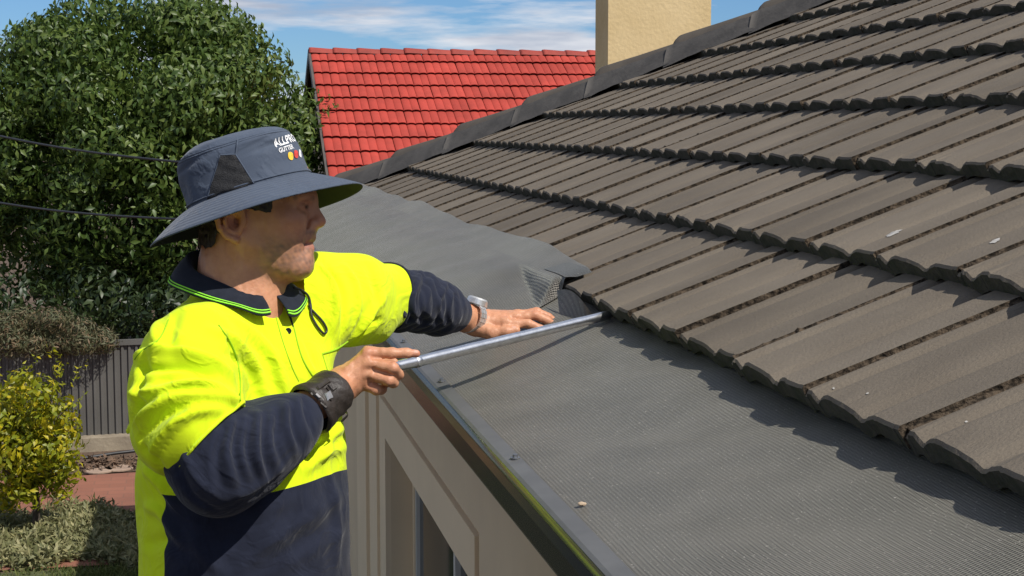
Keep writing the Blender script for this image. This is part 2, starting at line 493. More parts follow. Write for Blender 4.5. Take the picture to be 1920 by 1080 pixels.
# ---- hedge mass lower down behind the fence
def leafy(name, clumps, per, size, m, label, cat, base, aspect=2.4, droop=.3, shell=.5, stem=None):
    root = empty(name, base, label, cat)
    P_, N_ = crown_points(clumps, per, shell)
    V, F = leaf_mesh(P_, N_, size, aspect, droop)
    o = add('crown', V, F, m, root, kind='stuff'); add_tint(o, len(P_))
    if stem: stem.build('trunk', M_bark, root, True)
    return root
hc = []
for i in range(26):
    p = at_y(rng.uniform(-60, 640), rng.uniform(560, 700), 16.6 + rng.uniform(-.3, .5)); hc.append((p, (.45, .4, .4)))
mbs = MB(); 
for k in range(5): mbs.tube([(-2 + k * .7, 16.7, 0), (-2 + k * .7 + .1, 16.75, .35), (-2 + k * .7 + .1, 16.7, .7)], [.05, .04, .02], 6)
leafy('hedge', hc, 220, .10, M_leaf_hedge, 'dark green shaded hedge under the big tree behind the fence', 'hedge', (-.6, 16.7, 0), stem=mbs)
# ---- grey green shrub that hangs over the fence
sc_ = []
for (px, py) in [(-20, 632), (15, 616), (50, 630), (85, 612), (120, 634), (150, 622), (185, 634), (60, 645), (110, 648), (150, 645), (20, 645), (195, 642), (-30, 606), (40, 598), (100, 600)]:
    p = at_y(px, py, 14.75 * GS + .12 + rng.uniform(-.15, .2)); sc_.append((p, (rng.uniform(.13, .19), .17, rng.uniform(.09, .14))))
mbs = MB()
for k in range(5):
    x = -1.9 + k * .2
    mbs.tube([(x, 13.2, 0), (x + .03, 13.2, .4), (x + .05, 13.1, .8)], [.03, .022, .012], 6)
leafy('fence_shrub', sc_, 2600, .05, M_leaf_shrub, 'brownish grey green shrub hanging over the top of the fence', 'shrub', (-1.5, 13.2, 0), aspect=4.5, droop=-.2, shell=.7, stem=mbs)

# ---- fence of ribbed steel panels
fA, fB = ground_at(-60, 826, 0.12), ground_at(231, 810, 0.12)
fd = (fB - fA)[:2]; fd /= np.linalg.norm(fd)
fence = empty('steel_fence', (fA[0], fA[1], 0), 'dark grey ribbed steel fence behind the garden bed', 'fence')
fn = np.array([fd[1], -fd[0]])                       # towards the camera
FH = 0.83 * GS
plen = 1.62
for k in range(-1, 3):
    x0 = k * plen
    vs, fs = [], []
    prof = []
    t = 0.0
    while t < plen - .03:
        prof += [(t, 0), (t + .019, 0), (t + .026, .016), (t + .043, .016), (t + .050, 0)]
        t += .056
    for (a, b_) in prof:
        q = fA[:2] + fd * (x0 + a) + fn * b_
        vs += [(q[0], q[1], 0.10), (q[0], q[1], 0.12 + FH)]
    for i in range(len(prof) - 1): fs.append((2 * i, 2 * i + 2, 2 * i + 3, 2 * i + 1))
    add('ribbed_panel', vs, fs, M_fence, fence)
    mb = MB(); q = fA[:2] + fd * (x0 - .02)
    mb.box((-.022, -.03, 0), (.022, .012, .14 + FH), np.array([[fd[0], -fd[1], 0], [fd[1], fd[0], 0], [0, 0, 1]]), (q[0], q[1], 0)); mb.build('post', M_fence, fence)
mb = MB(); q = fA[:2] - fd * plen
mb.box((0, -.028, 0), (plen * 4, .010, .045), np.array([[fd[0], -fd[1], 0], [fd[1], fd[0], 0], [0, 0, 1]]), (q[0], q[1], .12 + FH)); mb.build('top_rail', M_fence, fence)
# kerb under the fence
mb = MB(); q = fA[:2] - fd * plen + fn * .05
mb.box((0, -.10, 0), (plen * 4, .06, .11), np.array([[fd[0], -fd[1], 0], [fd[1], fd[0], 0], [0, 0, 1]]), (q[0], q[1], 0))
kerb = mb.build('kerb', M_kerb); kerb['kind'] = 'structure'
# mulch chips
n = 2600
xs = rng.uniform(-2.6, 1.2, n) * GS; ys = 13.86 * GS + (xs + 1.1) * .1 + rng.uniform(-.02, .44, n) * GS
V, F = leaf_mesh(np.c_[xs, ys, np.full(n, .02) + rng.random(n) * .03], np.tile([0, 0, 1.0], (n, 1)) + rng.normal(size=(n, 3)) * .3, .05, 2.2, 0, .1)
add('mulch', V, F, M_mulch, kind='stuff')
g0, g1, g2 = ground_at(165, 858, .05), ground_at(215, 850, .05), ground_at(300, 840, .05)
tag(MB().tube([g0 - (1.5, .05, 0), g0, g1, g2, g2 + (1.2, .05, 0)], .013, 8).build('irrigation_pipe', M_black, None, True), 'thin black irrigation pipe along the edge of the mulch bed', 'pipe')
for i, ((px, py), lab) in enumerate([((185, 881), 'pale round disc on the red paving nearer the yellow green tree'), ((222, 877), 'pale round disc on the red paving nearer the worker')]):
    c = ground_at(px, py, .02); vs, fs = [], []
    for (rr, zz) in ((.115, .012), (.115, .022), (.10, .026)):
        for k in range(20): a = k * math.pi / 10; vs.append((c[0] + rr * math.cos(a), c[1] + rr * math.sin(a), zz))
    for k in range(20):
        k2 = (k + 1) % 20; fs += [(k, k2, 20 + k2, 20 + k), (20 + k, 20 + k2, 40 + k2, 40 + k)]
    fs.append(tuple(range(40, 60)))
    tag(add('paving_disc', vs, fs, M_disc), lab, 'disc', 'pale discs on the paving')
# ---- small yellow green tree
yb = ground_at(66, 1004)
ytree = empty('small_tree', yb, 'small yellow green leafy tree with thin trunk beside the red paving', 'tree')
tm = trunk_mb(yb, yb + (0.0, 0, .75), .026, .014, 10, .32); tm.build('trunk', M_bark, ytree, True)
yc = []
for (px, py, r) in [(20, 760, .16), (70, 740, .16), (100, 780, .17), (60, 800, .2), (20, 830, .2), (110, 830, .17), (120, 880, .14), (80, 890, .16), (30, 900, .17), (-30, 800, .2), (-40, 870, .2), (0, 940, .13), (50, 925, .12), (115, 915, .1), (40, 715, .10), (130, 800, .1), (-20, 740, .12), (90, 850, .2), (20, 790, .25), (40, 860, .25)]:
    yc.append((at_y(px, py, yb[1] + rng.uniform(-.22, .22)), (r, r, r * .8)))
Pp, Nn = crown_points(yc, 1050, .75)
V, F = leaf_mesh(Pp, Nn, .055, 2.2, .3)
o = add('crown', V, F, M_leaf_yel, ytree, kind='stuff'); add_tint(o, len(Pp))
sp = []
for k in range(16):
    c = at_y(rng.uniform(-20, 135), rng.uniform(690, 790), yb[1] + rng.uniform(-.2, .2))
    dirv = np.array([rng.normal() * .4, rng.normal() * .3, 1.0])
    for j in range(16): sp.append(c + dirv * j * .010 + rng.normal(size=3) * .006)
sp = np.array(sp)
V, F = leaf_mesh(sp, rng.normal(size=sp.shape), .035, 2.6, -.2)
o = add('twig_leaves', V, F, M_leaf_yel, ytree, kind='stuff'); add_tint(o, len(sp))
# ---- silver green ground cover, fallen grass
n = 15000
pxs = rng.uniform(-80, 330, n); pys = rng.uniform(965, 1064, n) + 10 * np.sin(pxs * .03)
pts = np.array([ground_at(a, b_) for a, b_ in zip(pxs, pys)])
lump = .05 + .05 * np.abs(np.sin(pts[:, 0] * 9 + 1) * np.cos(pts[:, 1] * 7))
pts[:, 2] = lump * rng.random(n)
V, F = leaf_mesh(pts, rng.normal(size=(n, 3)) * .6 + [0, -.2, .8], .055, 3.0, -.5)
o = add('ground_cover', V, F, M_leaf_gc, kind='stuff'); add_tint(o, n)
n = 9000
pxs = rng.uniform(-60, 330, n); pys = rng.uniform(1068, 1150, n)
pts = np.array([ground_at(a, b_) for a, b_ in zip(pxs, pys)])
keep = rng.random(n) < np.clip((pxs - 60) / 120, .12, 1)
pts = pts[keep]; n = len(pts)
V, F = leaf_mesh(pts, rng.normal(size=(n, 3)), .05, 7, -1.6)
o = add('lawn_grass', V, F, M_grass, kind='stuff'); add_tint(o, n)

# ---- neighbour's house with the red roof
NY = 20.0
rl = at_y(582, 97, NY); RZ, RX = rl[2], rl[0]
NP = math.radians(29.5)
XE = RX + 5.2
nh = empty('neighbour_house', (RX + .1, NY, 0), 'neighbouring house with bright red tiled roof and gable end beyond the tree', 'house')
ng = 0.316
tw = 0.2
ncourse = 11
def red_tile():
    ts = np.linspace(0, 1, 21); prof = 0.011 * np.abs(np.sin(ts * math.pi * 2)) ** .6 - .006 * (ts > .97)
    vs, fs = [], []
    Lt = ng + .05
    for t, h in zip(ts, prof):
        y = t * (tw - .003)
        vs += [(y, .012, h - .012), (y, 0, h), (y, Lt, h)]
    m = len(ts)
    for i in range(m - 1): fs += [(3 * i, 3 * i + 3, 3 * i + 4, 3 * i + 1), (3 * i + 1, 3 * i + 4, 3 * i + 5, 3 * i + 2)]
    fs += [(0, 1, 2), (3 * m - 3, 3 * m - 1, 3 * m - 2)]
    me = make_mesh('roof_tile', vs, fs); me.materials.append(M_red); return me
rt = red_tile()
nb = np.array(nh.location)
for c in range(1, ncourse + 1):
    dy, dz = -c * ng * math.cos(NP), -c * ng * math.sin(NP)
    for i in range(int((XE - RX) / tw)):
        o = bpy.data.objects.new('roof_tile', rt); COL.objects.link(o); o.parent = nh
        o.location = Vector((RX + i * tw - nb[0], NY + dy - nb[1], RZ + dz + .036 - nb[2])) + Vector(rng.normal(size=3) * .0015)
        o.rotation_euler = (NP - math.radians(5.0), rng.normal() * .004, rng.normal() * .004)
rd, rz_ = ncourse * ng * math.cos(NP), ncourse * ng * math.sin(NP)
add('roof_slope', [(RX, NY, RZ - .03), (XE, NY, RZ - .03), (XE, NY - rd, RZ - rz_ - .03), (RX, NY - rd, RZ - rz_ - .03), (XE, NY + rd, RZ - rz_ - .03), (RX, NY + rd, RZ - rz_ - .03)], [(0, 3, 2, 1), (0, 1, 4, 5)], M_under, nh)
rc = MB(); ang = np.linspace(-1.25, 1.25, 9)
vs, fs = [], []
for (x, r) in ((0, .098), (.03, .102), (.36, .085)):
    for a in ang: vs.append((x, r * math.sin(a) * 1.15, r * math.cos(a) - .045))
for i in range(2):
    for j in range(8): fs.append((i * 9 + j, (i + 1) * 9 + j, (i + 1) * 9 + j + 1, i * 9 + j + 1))
fs.append(tuple(range(9)))
rcm = make_mesh('ridge_cap', vs, fs, True); rcm.materials.append(M_redcap)
for i in range(int((XE - RX) / .30) + 1):
    o = bpy.data.objects.new('ridge_cap', rcm); COL.objects.link(o); o.parent = nh
    o.location = Vector((RX + i * .30 - .02 - nb[0], NY - nb[1], RZ - nb[2] + rng.normal() * .004)); o.rotation_euler = (0, .02, rng.normal() * .01)
ey, ez = NY - rd + .35, RZ - rz_
mb = MB(); mb.put([(RX + .12, ey, 0), (RX + .12, NY + rd - .35, 0), (RX + .12, NY + rd - .35, ez), (RX + .12, NY, RZ - .12), (RX + .12, ey, ez),
                   (XE - .1, ey, 0), (XE - .1, NY + rd - .35, 0), (XE - .1, NY + rd - .35, ez), (XE - .1, NY, RZ - .12), (XE - .1, ey, ez)],
                  [(0, 4, 3, 2, 1), (0, 5, 9, 4), (5, 6, 7, 8, 9), (1, 2, 7, 6)])
mb.build('wall', M_wall, nh)
mb = MB()
for sgn in (-1, 1):
    a = np.array([RX - .03, NY, RZ + .03]); b_ = np.array([RX - .03, NY + sgn * (rd + .03), RZ - rz_ - .01])
    mb.put([a, b_, b_ - (0, 0, .12), a - (0, 0, .12), a + (.028, 0, 0), b_ + (.028, 0, 0), b_ + (.028, 0, -.12), a + (.028, 0, -.12)], [(0, 1, 2, 3), (4, 7, 6, 5), (0, 4, 5, 1), (3, 2, 6, 7), (1, 5, 6, 2)])
mb.build('barge_board', M_barge, nh)

# ================================================================== the house with the grey tiled roof
X1, Z1 = 0.8105, H - 0.3548              # top front edge of the lowest exposed course
GX, GZ = 0.3080, 0.1441
TP = math.radians(20.0)                  # pitch of the tiles themselves
PH = {1: 3.2135, 2: 4.2844, 3: 4.7837, 4: 4.3764, 5: 4.8687, 6: 5.6686}
HIP = lambda X: 8.86 - 1.12 * (X - 1.118)
YC = HIP(X1 - GX)                        # far corner of the eaves
LX, LZ = 0.438, H - 0.502                # outer lip of the gutter
house = empty('house', (1.5, 5.0, 0), 'house with dark grey concrete tile roof and hip beside the worker', 'house')
hb = np.array(house.location)
prof_t = np.array([0, .028, .033, .055, .09, .135, .155, .20, .245, .27, .32, .47, .55, .615, .645, .69, .735, .76, .80, .90, .96, 1.0])
prof_h = np.array([-10.5, -10.5, -4.6, -4.0, -6.0, -13, -12.6, -5.0, -.6, 0, 0, -2.6, -6.5, -13.5, -13, -5.0, -.6, 0, 0, .2, .6, .6]) * .001
def tile_arrays(seed, w=.30, Lt=.425):
    """one tile, local axes: x up the slope, y along the eaves (towards -Y of the joint), z out of the tile"""
    r = np.random.default_rng(seed)
    tt = np.sort(np.concatenate([prof_t, np.linspace(.07, .96, 11)]))
    hh = np.interp(tt, prof_t, prof_h)
    n = len(tt)
    jag = r.normal(size=n) * .0007; jb = np.convolve(r.normal(size=n + 4), np.ones(5) / 5, 'valid') * .0026; jz = r.normal(size=n) * .0008
    xs = [(0.000, None)]
    vs, fs, mi = [], [], []
    for i in range(n):
        y = -tt[i] * w
        h = hh[i] + jz[i]
        bot = hh[i] * .7 - .031 + jb[i]
        vs += [(0.006 + jb[i] * .5, y, bot), (jag[i], y, h - .004), (.004 + jag[i] * .5, y, h), (.05, y, hh[i]), (Lt, y, hh[i]), (Lt, y, bot)]
    m = 6
    for i in range(n - 1):
        for j in range(m - 1):
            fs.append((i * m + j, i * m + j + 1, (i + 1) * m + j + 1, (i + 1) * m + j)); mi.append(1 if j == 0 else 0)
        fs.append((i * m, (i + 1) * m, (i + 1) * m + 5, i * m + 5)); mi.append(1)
    fs.append(tuple(range(m - 1, -1, -1))); mi.append(1)
    fs.append(tuple((n - 1) * m + j for j in range(m))); mi.append(2)
    # ragged grit packed in the side lap, against the next tile's edge
    k = len(vs)
    ns = 40
    for i in range(ns + 1):
        x = .006 + (Lt - .006) * i / ns
        hgt = -.0028 + r.normal() * .0018
        vs += [(x, .002, hgt - .001), (x, -.016 * w + r.normal() * .0007, hgt - .0036), (x, -.031 * w + r.normal() * .0008, -.0092)]
    for i in range(ns):
        for q in range(2):
            a = k + i * 3 + q
            fs.append((a, a + 3, a + 4, a + 1)); mi.append(2)
    return np.array(vs), [tuple(f)[::-1] for f in fs], mi
tvar = []
for s in range(6):
    v, f, mi = tile_arrays(s)
    me = make_mesh('roof_tile', v, f)
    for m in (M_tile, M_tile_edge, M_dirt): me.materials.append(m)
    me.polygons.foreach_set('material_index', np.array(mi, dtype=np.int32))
    me.update()
    tvar.append((me, v, f, mi))
ct, st = math.cos(TP), math.sin(TP)
def tile_at(k, ytop, idx):
    X, Z = X1 + (k - 1) * GX, Z1 + (k - 1) * GZ
    me, v, f, mi = tvar[idx % 6]
    if k == 0: Z -= .045; X += .015
    loc = np.array([X, ytop, Z]) + rng.normal(size=3) * np.array([.0025, .0008, .0006])
    rx, ry, rz = rng.normal() * .0022, rng.normal() * .002, rng.normal() * .003
    Xb = X + .42 * ct
    if ytop > HIP(Xb) + .02:             # reaches the hip: cut it there
        if ytop - .30 > HIP(X) + .05: return
        Wv = np.c_[loc[0] + v[:, 0] * ct - v[:, 2] * st, loc[1] + v[:, 1], loc[2] + v[:, 0] * st + v[:, 2] * ct] - hb
        m2 = make_mesh('roof_tile', Wv, f)
        for m in (M_tile, M_tile_edge, M_dirt): m2.materials.append(m)
        m2.polygons.foreach_set('material_index', np.array(mi, dtype=np.int32))
        bm = bmesh.new(); bm.from_mesh(m2)
        n_ = Vector((1.12, 1, 0)).normalized()
        bmesh.ops.bisect_plane(bm, geom=bm.verts[:] + bm.edges[:] + bm.faces[:], plane_co=Vector((1.118, 8.86 + .02, 0)) - Vector(hb), plane_no=n_, clear_outer=True)
        if len(bm.faces) == 0: bm.free(); return
        bm.to_mesh(m2); bm.free()
        o = bpy.data.objects.new('roof_tile', m2); COL.objects.link(o); o.parent = house
        return
    o = bpy.data.objects.new('roof_tile', me); COL.objects.link(o); o.parent = house
    o.location = Vector(loc - hb)
    o.rotation_euler = (rx, -TP + ry, rz)
cnt = 0
for k in range(0, 11):
    ph = PH.get(k, 3.2135 - .107 * (k - 1) if k > 6 else 3.32) % .30
    X = X1 + (k - 1) * GX
    ymin = X / 0.615 - .9
    yt = ph + .3 * math.ceil((max(ymin, .4) - ph) / .3)
    while yt - .30 < HIP(X) + .05:
        if not (k == 0 and yt > 6.5):
            tile_at(k, yt, int(rng.integers(0, 6))); cnt += 1
        yt += .30
print('tiles', cnt)
# under-roof deck, end slope behind the hip
ridX, ridZ = X1 + 10.3 * GX, Z1 + 10.3 * GZ
sl = GZ / GX
def roofz(X, d=0): return Z1 + (X - X1) * sl - d
e0 = X1 - GX + .02
yr = HIP(ridX)
add('roof_deck', [(e0, -1.2, roofz(e0, .075)), (ridX, -1.2, roofz(ridX, .075)), (ridX, yr, roofz(ridX, .075)), (e0, HIP(e0), roofz(e0, .075)),
                  (2 * ridX - e0, HIP(e0), roofz(e0, .075)), (2 * ridX - e0, -1.2, roofz(e0, .075))], [(0, 1, 2, 3), (3, 2, 4), (1, 5, 4, 2)], M_mortar, house)
add('end_slope', [(e0, HIP(e0) + .02, roofz(e0, .02)), (ridX, yr + .02, roofz(ridX, .02)), (2 * ridX - e0, HIP(e0) + .02, roofz(e0, .02))], [(0, 1, 2)], M_tile, house)
# hip caps, one over each course end, bedded in mortar
hd = np.array([GX, -1.12 * GX, GZ]); step = np.linalg.norm(hd); hd /= step
hs = np.cross(hd, [0, 0, 1.0]); hs /= np.linalg.norm(hs)        # sideways (towards the visible slope)
if hs[1] > 0: hs = -hs
hup = np.cross(hs, hd); hup *= np.sign(hup[2])
def hip_pt(s): 
    X = 1.118 - GX + s * GX
    return np.array([X, HIP(X) + .01, roofz(X)])
def cap_section(p, wid, hgt, drop, n=15):
    out = []
    for a in np.linspace(-1, 1, n):
        z = hgt * (1 - abs(a) ** 2.3) - drop * abs(a) - .34 * wid * abs(a)
        out.append(p + hs * a * wid + hup * z)
    return out
for k in range(-1, 10):
    vs = []
    secs = [(-.01, .115, .055, .0), (0.0, .130, .088, -.012), (.04, .136, .098, -.016), (.10, .135, .096, -.014), (.5, .128, .078, -.008), (1.06, .118, .058, -.0)]
    jx = rng.normal() * .01
    for (s, w_, h_, d_) in secs: vs += cap_section(hip_pt(k + s + jx * .5) + hs * jx * .4, w_, h_ * .78 + .010, d_)
    fs = []
    for i in range(len(secs) - 1):
        for j in range(14): fs.append((i * 15 + j, (i + 1) * 15 + j, (i + 1) * 15 + j + 1, i * 15 + j + 1))
    fs.append(tuple(range(15)))
    fs = [f[::-1] for f in fs]
    o = add('hip_cap', vs, fs, M_cap, house, True)
    # mortar bed along the visible side, rounded lump at the lower end
    vs, fs = [], []
    prof_s = np.linspace(-.03, 1.02, 12)
    for s in prof_s:
        lump = 1 + .35 * math.exp(-((s - .02) / .08) ** 2)
        for q in range(6):
            a = q / 5
            w_ = .100 + a * (.070 + .022 * lump)
            p = hip_pt(k + s) + hs * w_ + hup * ((.048 - .068 * a ** 1.15) * (1 + .5 * (lump - 1)) * (1 - .15 * s) - .36 * w_ + .018 + rng.normal() * .0015)
            vs.append(p)
    fs = [f[::-1] for f in grid_faces(12, 6)]
    fs.append(tuple(range(6)))
    add('mortar_bed', vs, fs, M_mortar, house, True)
# ---- wall, fascia and gutter on the eaves
WX = 0.72
def wall_z(px, py): 
    r = ray(px, py); return H + r[2] * WX / r[0]
def wall_y(px, py=900):
    return WX / ray(px, py)[0]
wy0, wy1 = -1.0, YC - .4
top = H - .56
yA, yB = wall_y(733, 930), 1.35          # window opening along the wall
zH = wall_z(880, 1060)
mb = MB()
mb.put([(WX, wy0, 0), (WX, yB, 0), (WX, yB, zH), (WX, yA, zH), (WX, yA, 0), (WX, wy1, 0), (WX, wy1, top), (WX, wy0, top)], [(0, 7, 2, 1), (7, 6, 3, 2), (6, 5, 4, 3)])
mb.put([(WX, wy1, 0), (WX, wy1, top), (2 * ridX - WX, wy1, top), (2 * ridX - WX, wy1, 0), (2 * ridX - WX, wy0, top), (2 * ridX - WX, wy0, 0)], [(0, 1, 2, 3), (3, 2, 4, 5)])
mb.put([(WX, yA, 0), (WX, yA, zH), (WX + .12, yA, zH), (WX + .12, yA, 0), (WX, yB, zH), (WX + .12, yB, zH)], [(0, 1, 2, 3), (1, 4, 5, 2)])
mb.build('wall', M_wall, house)
add('soffit', [(LX + .03, wy0, top + .004), (WX + .1, wy0, top + .004), (WX + .1, YC, top + .004), (LX + .03, YC, top + .004)], [(0, 1, 2, 3)], M_wall, house)
# raised surround panel and corner posts on the wall
yG0, yG1 = wall_y(722, 900), wall_y(905, 1040)
zG = wall_z(905, 1005)
mb = MB()
mb.box((WX - .022, yG1, zH), (WX, yG0, zG)); mb.box((WX - .022, yA, .1), (WX, yG0, zH))
mb.build('window_surround', M_trim, house)
mb = MB(); mb.box((WX - .012, wy0, zG + .012), (WX, yG0 - .02, top - .004)); mb.box((WX - .012, wy0, .1), (WX, yG1 - .012, zG + .012)); mb.build('wall_board', M_wall, house)
for (a, b_, d) in ((684, 701, .035), (705, 719, .028)):
    ya, yb_ = wall_y(a, 900), wall_y(b_, 900)
    mb = MB(); mb.box((WX - d, yb_, .0), (WX, ya, top - .004)); mb.build('corner_post', M_trim, house)
# window: frame, mullion, panes
win = add('window', *(lambda m: (m.v, m.f))(MB().box((WX + .085, yA - .05, .12), (WX + .118, yA - .002, zH - .002)).box((WX + .085, yB, zH - .05), (WX + .118, yA - .052, zH - .002))), M_trim, house)
ym = (WX + .1) / ray(858, 1060)[0]
MB().box((WX + .088, ym - .025, .12), (WX + .116, ym + .012, zH - .052)).build('mullion', M_whiteframe, win)
MB().box((WX + .09, yA - .075, .12), (WX + .112, yA - .052, zH - .052)).build('frame', M_whiteframe, win)
add('pane', [(WX + .104, ym + .013, .12), (WX + .104, yA - .077, .12), (WX + .104, yA - .077, zH - .053), (WX + .104, ym + .013, zH - .053)], [(0, 1, 2, 3)], M_glass, win)
add('pane', [(WX + .106, yB, .12), (WX + .106, ym - .026, .12), (WX + .106, ym - .026, zH - .053), (WX + .106, yB, zH - .053)], [(0, 1, 2, 3)], M_glass, win)
MB().box((WX + .1, yB - .02, .08), (WX + .8, yA + .02, .12)).build('sill', M_trim, win)
# gutter: quad profile with a rolled lip
gp = [(LX + .0, LZ + .002), (LX - .004, LZ - .001), (LX - .006, LZ - .006), (LX - .003, LZ - .011), (LX + .001, LZ - .014), (LX + .002, LZ - .034), (LX + .006, LZ - .037), (LX + .009, LZ - .042), (LX + .018, LZ - .088), (LX + .026, LZ - .101), (LX + .034, LZ - .104), (LX + .135, LZ - .104), (LX + .137, LZ - .02)]
ys = np.linspace(-1.0, YC + .06, 24)
vs = [(x, y, z) for y in ys for (x, z) in gp]
gut = add('gutter', vs, grid_faces(len(ys), len(gp)), M_gutter, house, False)
for p_ in gut.data.polygons: p_.use_smooth = True
try: gut.data.set_sharp_from_angle(angle=math.radians(38))
except Exception: pass
add('gutter', [(LX, YC + .06, LZ), (LX, YC + .06, LZ - .104), (5, YC + .06, LZ - .104), (5, YC + .06, LZ)], [(0, 1, 2, 3)], M_gutter, house)
MB().box((LX + .139, -1.0, LZ - .13), (LX + .16, YC, LZ + .0)).build('fascia', M_wall, house)
# ---- chimney at the end wall
CY = 9.25
cl_, cr_ = at_y(1140, 100, CY), at_y(1333, 50, CY)
cdep = .31
chim = empty('chimney', (cl_[0], CY, 0), 'cream rendered chimney rising behind the hip of the grey roof', 'chimney')
mb = MB(); mb.box((cl_[0], CY, 0), (cr_[0], CY + cdep, H + 1.35)); mb.build('stack', M_chim, chim)
mb = MB(); mb.box((cl_[0] - .05, CY - .05, H + 1.35), (cr_[0] + .05, CY + cdep + .05, H + 1.45)); mb.build('chimney_cap', M_chim, chim)

# ================================================================== gutter mesh laid on the eaves
guard = empty('gutter_guard', (LX, 3.0, LZ), 'dark grey woven gutter mesh running from the gutter lip to the tiles', 'gutter mesh')
def wob(x, y): return .0022 * np.sin(y * 5.1 + 1.3 * np.sin(x * 9)) + .0016 * np.sin(y * 11.7 + x * 14) + .0012 * np.sin(y * 23 + x * 31 + 2)
MX0 = LX + .026
XO = 0.892
def mesh_z(X, Y, far=False):
    s = np.clip((X - MX0) / (X1 - MX0), 0, 1.4)
    z_under = LZ + .004 + (H - .405 + .022 * np.exp(-((Y - 3.44) / .30) ** 2) - LZ) * s - .006 * np.sin(np.clip(s, 0, 1) * math.pi)
    z = z_under
    if far:
        sm = lambda a: np.clip(a, 0, 1) ** 2 * (3 - 2 * np.clip(a, 0, 1))
        over = np.maximum(sm((Y - 3.40) / .55), sm((X - .738) / (X1 - .010 - .738)))
        z_over = LZ + .004 + (Z1 + .009 - LZ) * np.clip(s, 0, 1) + .014 * np.sin(np.clip(s, 0, 1) * math.pi) + np.tan(TP) * np.clip(X - X1, 0, 1)
        t = np.clip((X - X1) / (XO - X1), 0, 1)
        z_over = z_over + t * (.000 + .006 * np.sin(Y * 3.3) + .004 * np.sin(Y * 8.1)) + .004 * np.exp(-((Y - 3.47) / .12) ** 2) * t
        z = z_under * (1 - over) + z_over * over
        z = z - .012 * np.exp(-np.clip(Y - 3.44, 0, 9) / .05) * np.clip(t * 3, 0, 1)
        return z + wob(X, Y) * 1.8 * np.clip(s * 4, 0, 1) * (1 - .75 * over * np.clip((X - .74) / .06, 0, 1))
    return z + wob(X, Y) * np.clip(s * 4, 0, 1)
yy = np.linspace(-.6, 3.56, 240); xx = np.linspace(MX0 - .004, X1 + .05, 28)
YYg, XXg = np.meshgrid(yy, xx, indexing='ij')
add('mesh_sheet', np.c_[XXg.ravel(), YYg.ravel(), mesh_z(XXg, YYg).ravel()], np.array(grid_faces(len(yy), len(xx)))[:, ::-1].copy(), M_mesh, guard, True)
# far length, still lying over the tiles
ff = np.linspace(0, 1, 210) ** 1.35; xx = np.concatenate([np.linspace(MX0 - .004, .66, 14), np.linspace(.672, .83, 34), np.linspace(.838, XO, 8)])
XXg = np.tile(xx, (len(ff), 1)); FFg = np.tile(ff[:, None], (1, len(xx)))
y_near = 3.42 + .05 * np.clip((XXg - .74) / .10, 0, 1)
y_far = np.minimum(YC - .06, HIP(XXg) - .03)
YYg = y_near + (y_far - y_near) * FFg
tt_ = np.clip((XXg - X1) / (XO - X1), 0, 1)
XXg = XXg + tt_ * (.005 * np.sin(YYg * 2.1) + .0015 * np.sin(YYg * 6.3))
wall_ = np.exp(-((YYg - y_near) / .022) ** 2) * np.clip((.812 - XXg) / .012, 0, 1)
XXg = XXg - tt_ * .026 * np.exp(-np.clip(YYg - 3.44, 0, 9) / .25)
Zg = mesh_z(XXg, YYg, True) * (1 - wall_) + (mesh_z(XXg, YYg) + .002) * wall_ + .0015 - .006 * np.clip(1 - FFg * 60, 0, 1) * np.clip((.74 - XXg) / .04, 0, 1)
add('mesh_sheet', np.c_[XXg.ravel(), YYg.ravel(), Zg.ravel()], np.array(grid_faces(len(ff), len(xx)))[:, ::-1].copy(), M_mesh, guard, True)
# double layer hem at the near end of the loose length
v0, v1 = 3.46, 3.68
yy = np.linspace(v0, v1, 12); xx = np.linspace(.812, XO - .020, 16)
YYg, XXg = np.meshgrid(yy, xx, indexing='ij')
add('folded_hem', np.c_[XXg.ravel(), (YYg - .25 * (XXg - .8)).ravel(), (mesh_z(XXg, YYg - .25 * (XXg - .8), True) + .0030).ravel()], np.array(grid_faces(12, 16))[:, ::-1].copy(), M_mesh_flap, guard, True)
# curled flap at the slit
fl = [(1048, 548, 3.52), (1062, 545, 3.50), (1085, 562, 3.44), (1108, 588, 3.36), (1062, 588, 3.40), (1052, 570, 3.47)]
nu, nv = 14, 8
A_, B_, C_, D_ = [at_y(*q) for q in ((1044, 544, 3.40), (1106, 583, 3.17), (1050, 598, 3.28), (1112, 591, 3.17))]
vs = []
for i in range(nu):
    u = i / (nu - 1)
    for j in range(nv):
        v = j / (nv - 1)
        p = (A_ * (1 - u) + B_ * u) * (1 - v) + (C_ * (1 - u) + D_ * u) * v
        p = p + np.array([0, 0, 1]) * (.018 * math.sin(math.pi * u) * (1 - v))
        vs.append(p)
add('curled_flap', vs, grid_faces(nu, nv), M_mesh, guard, True)
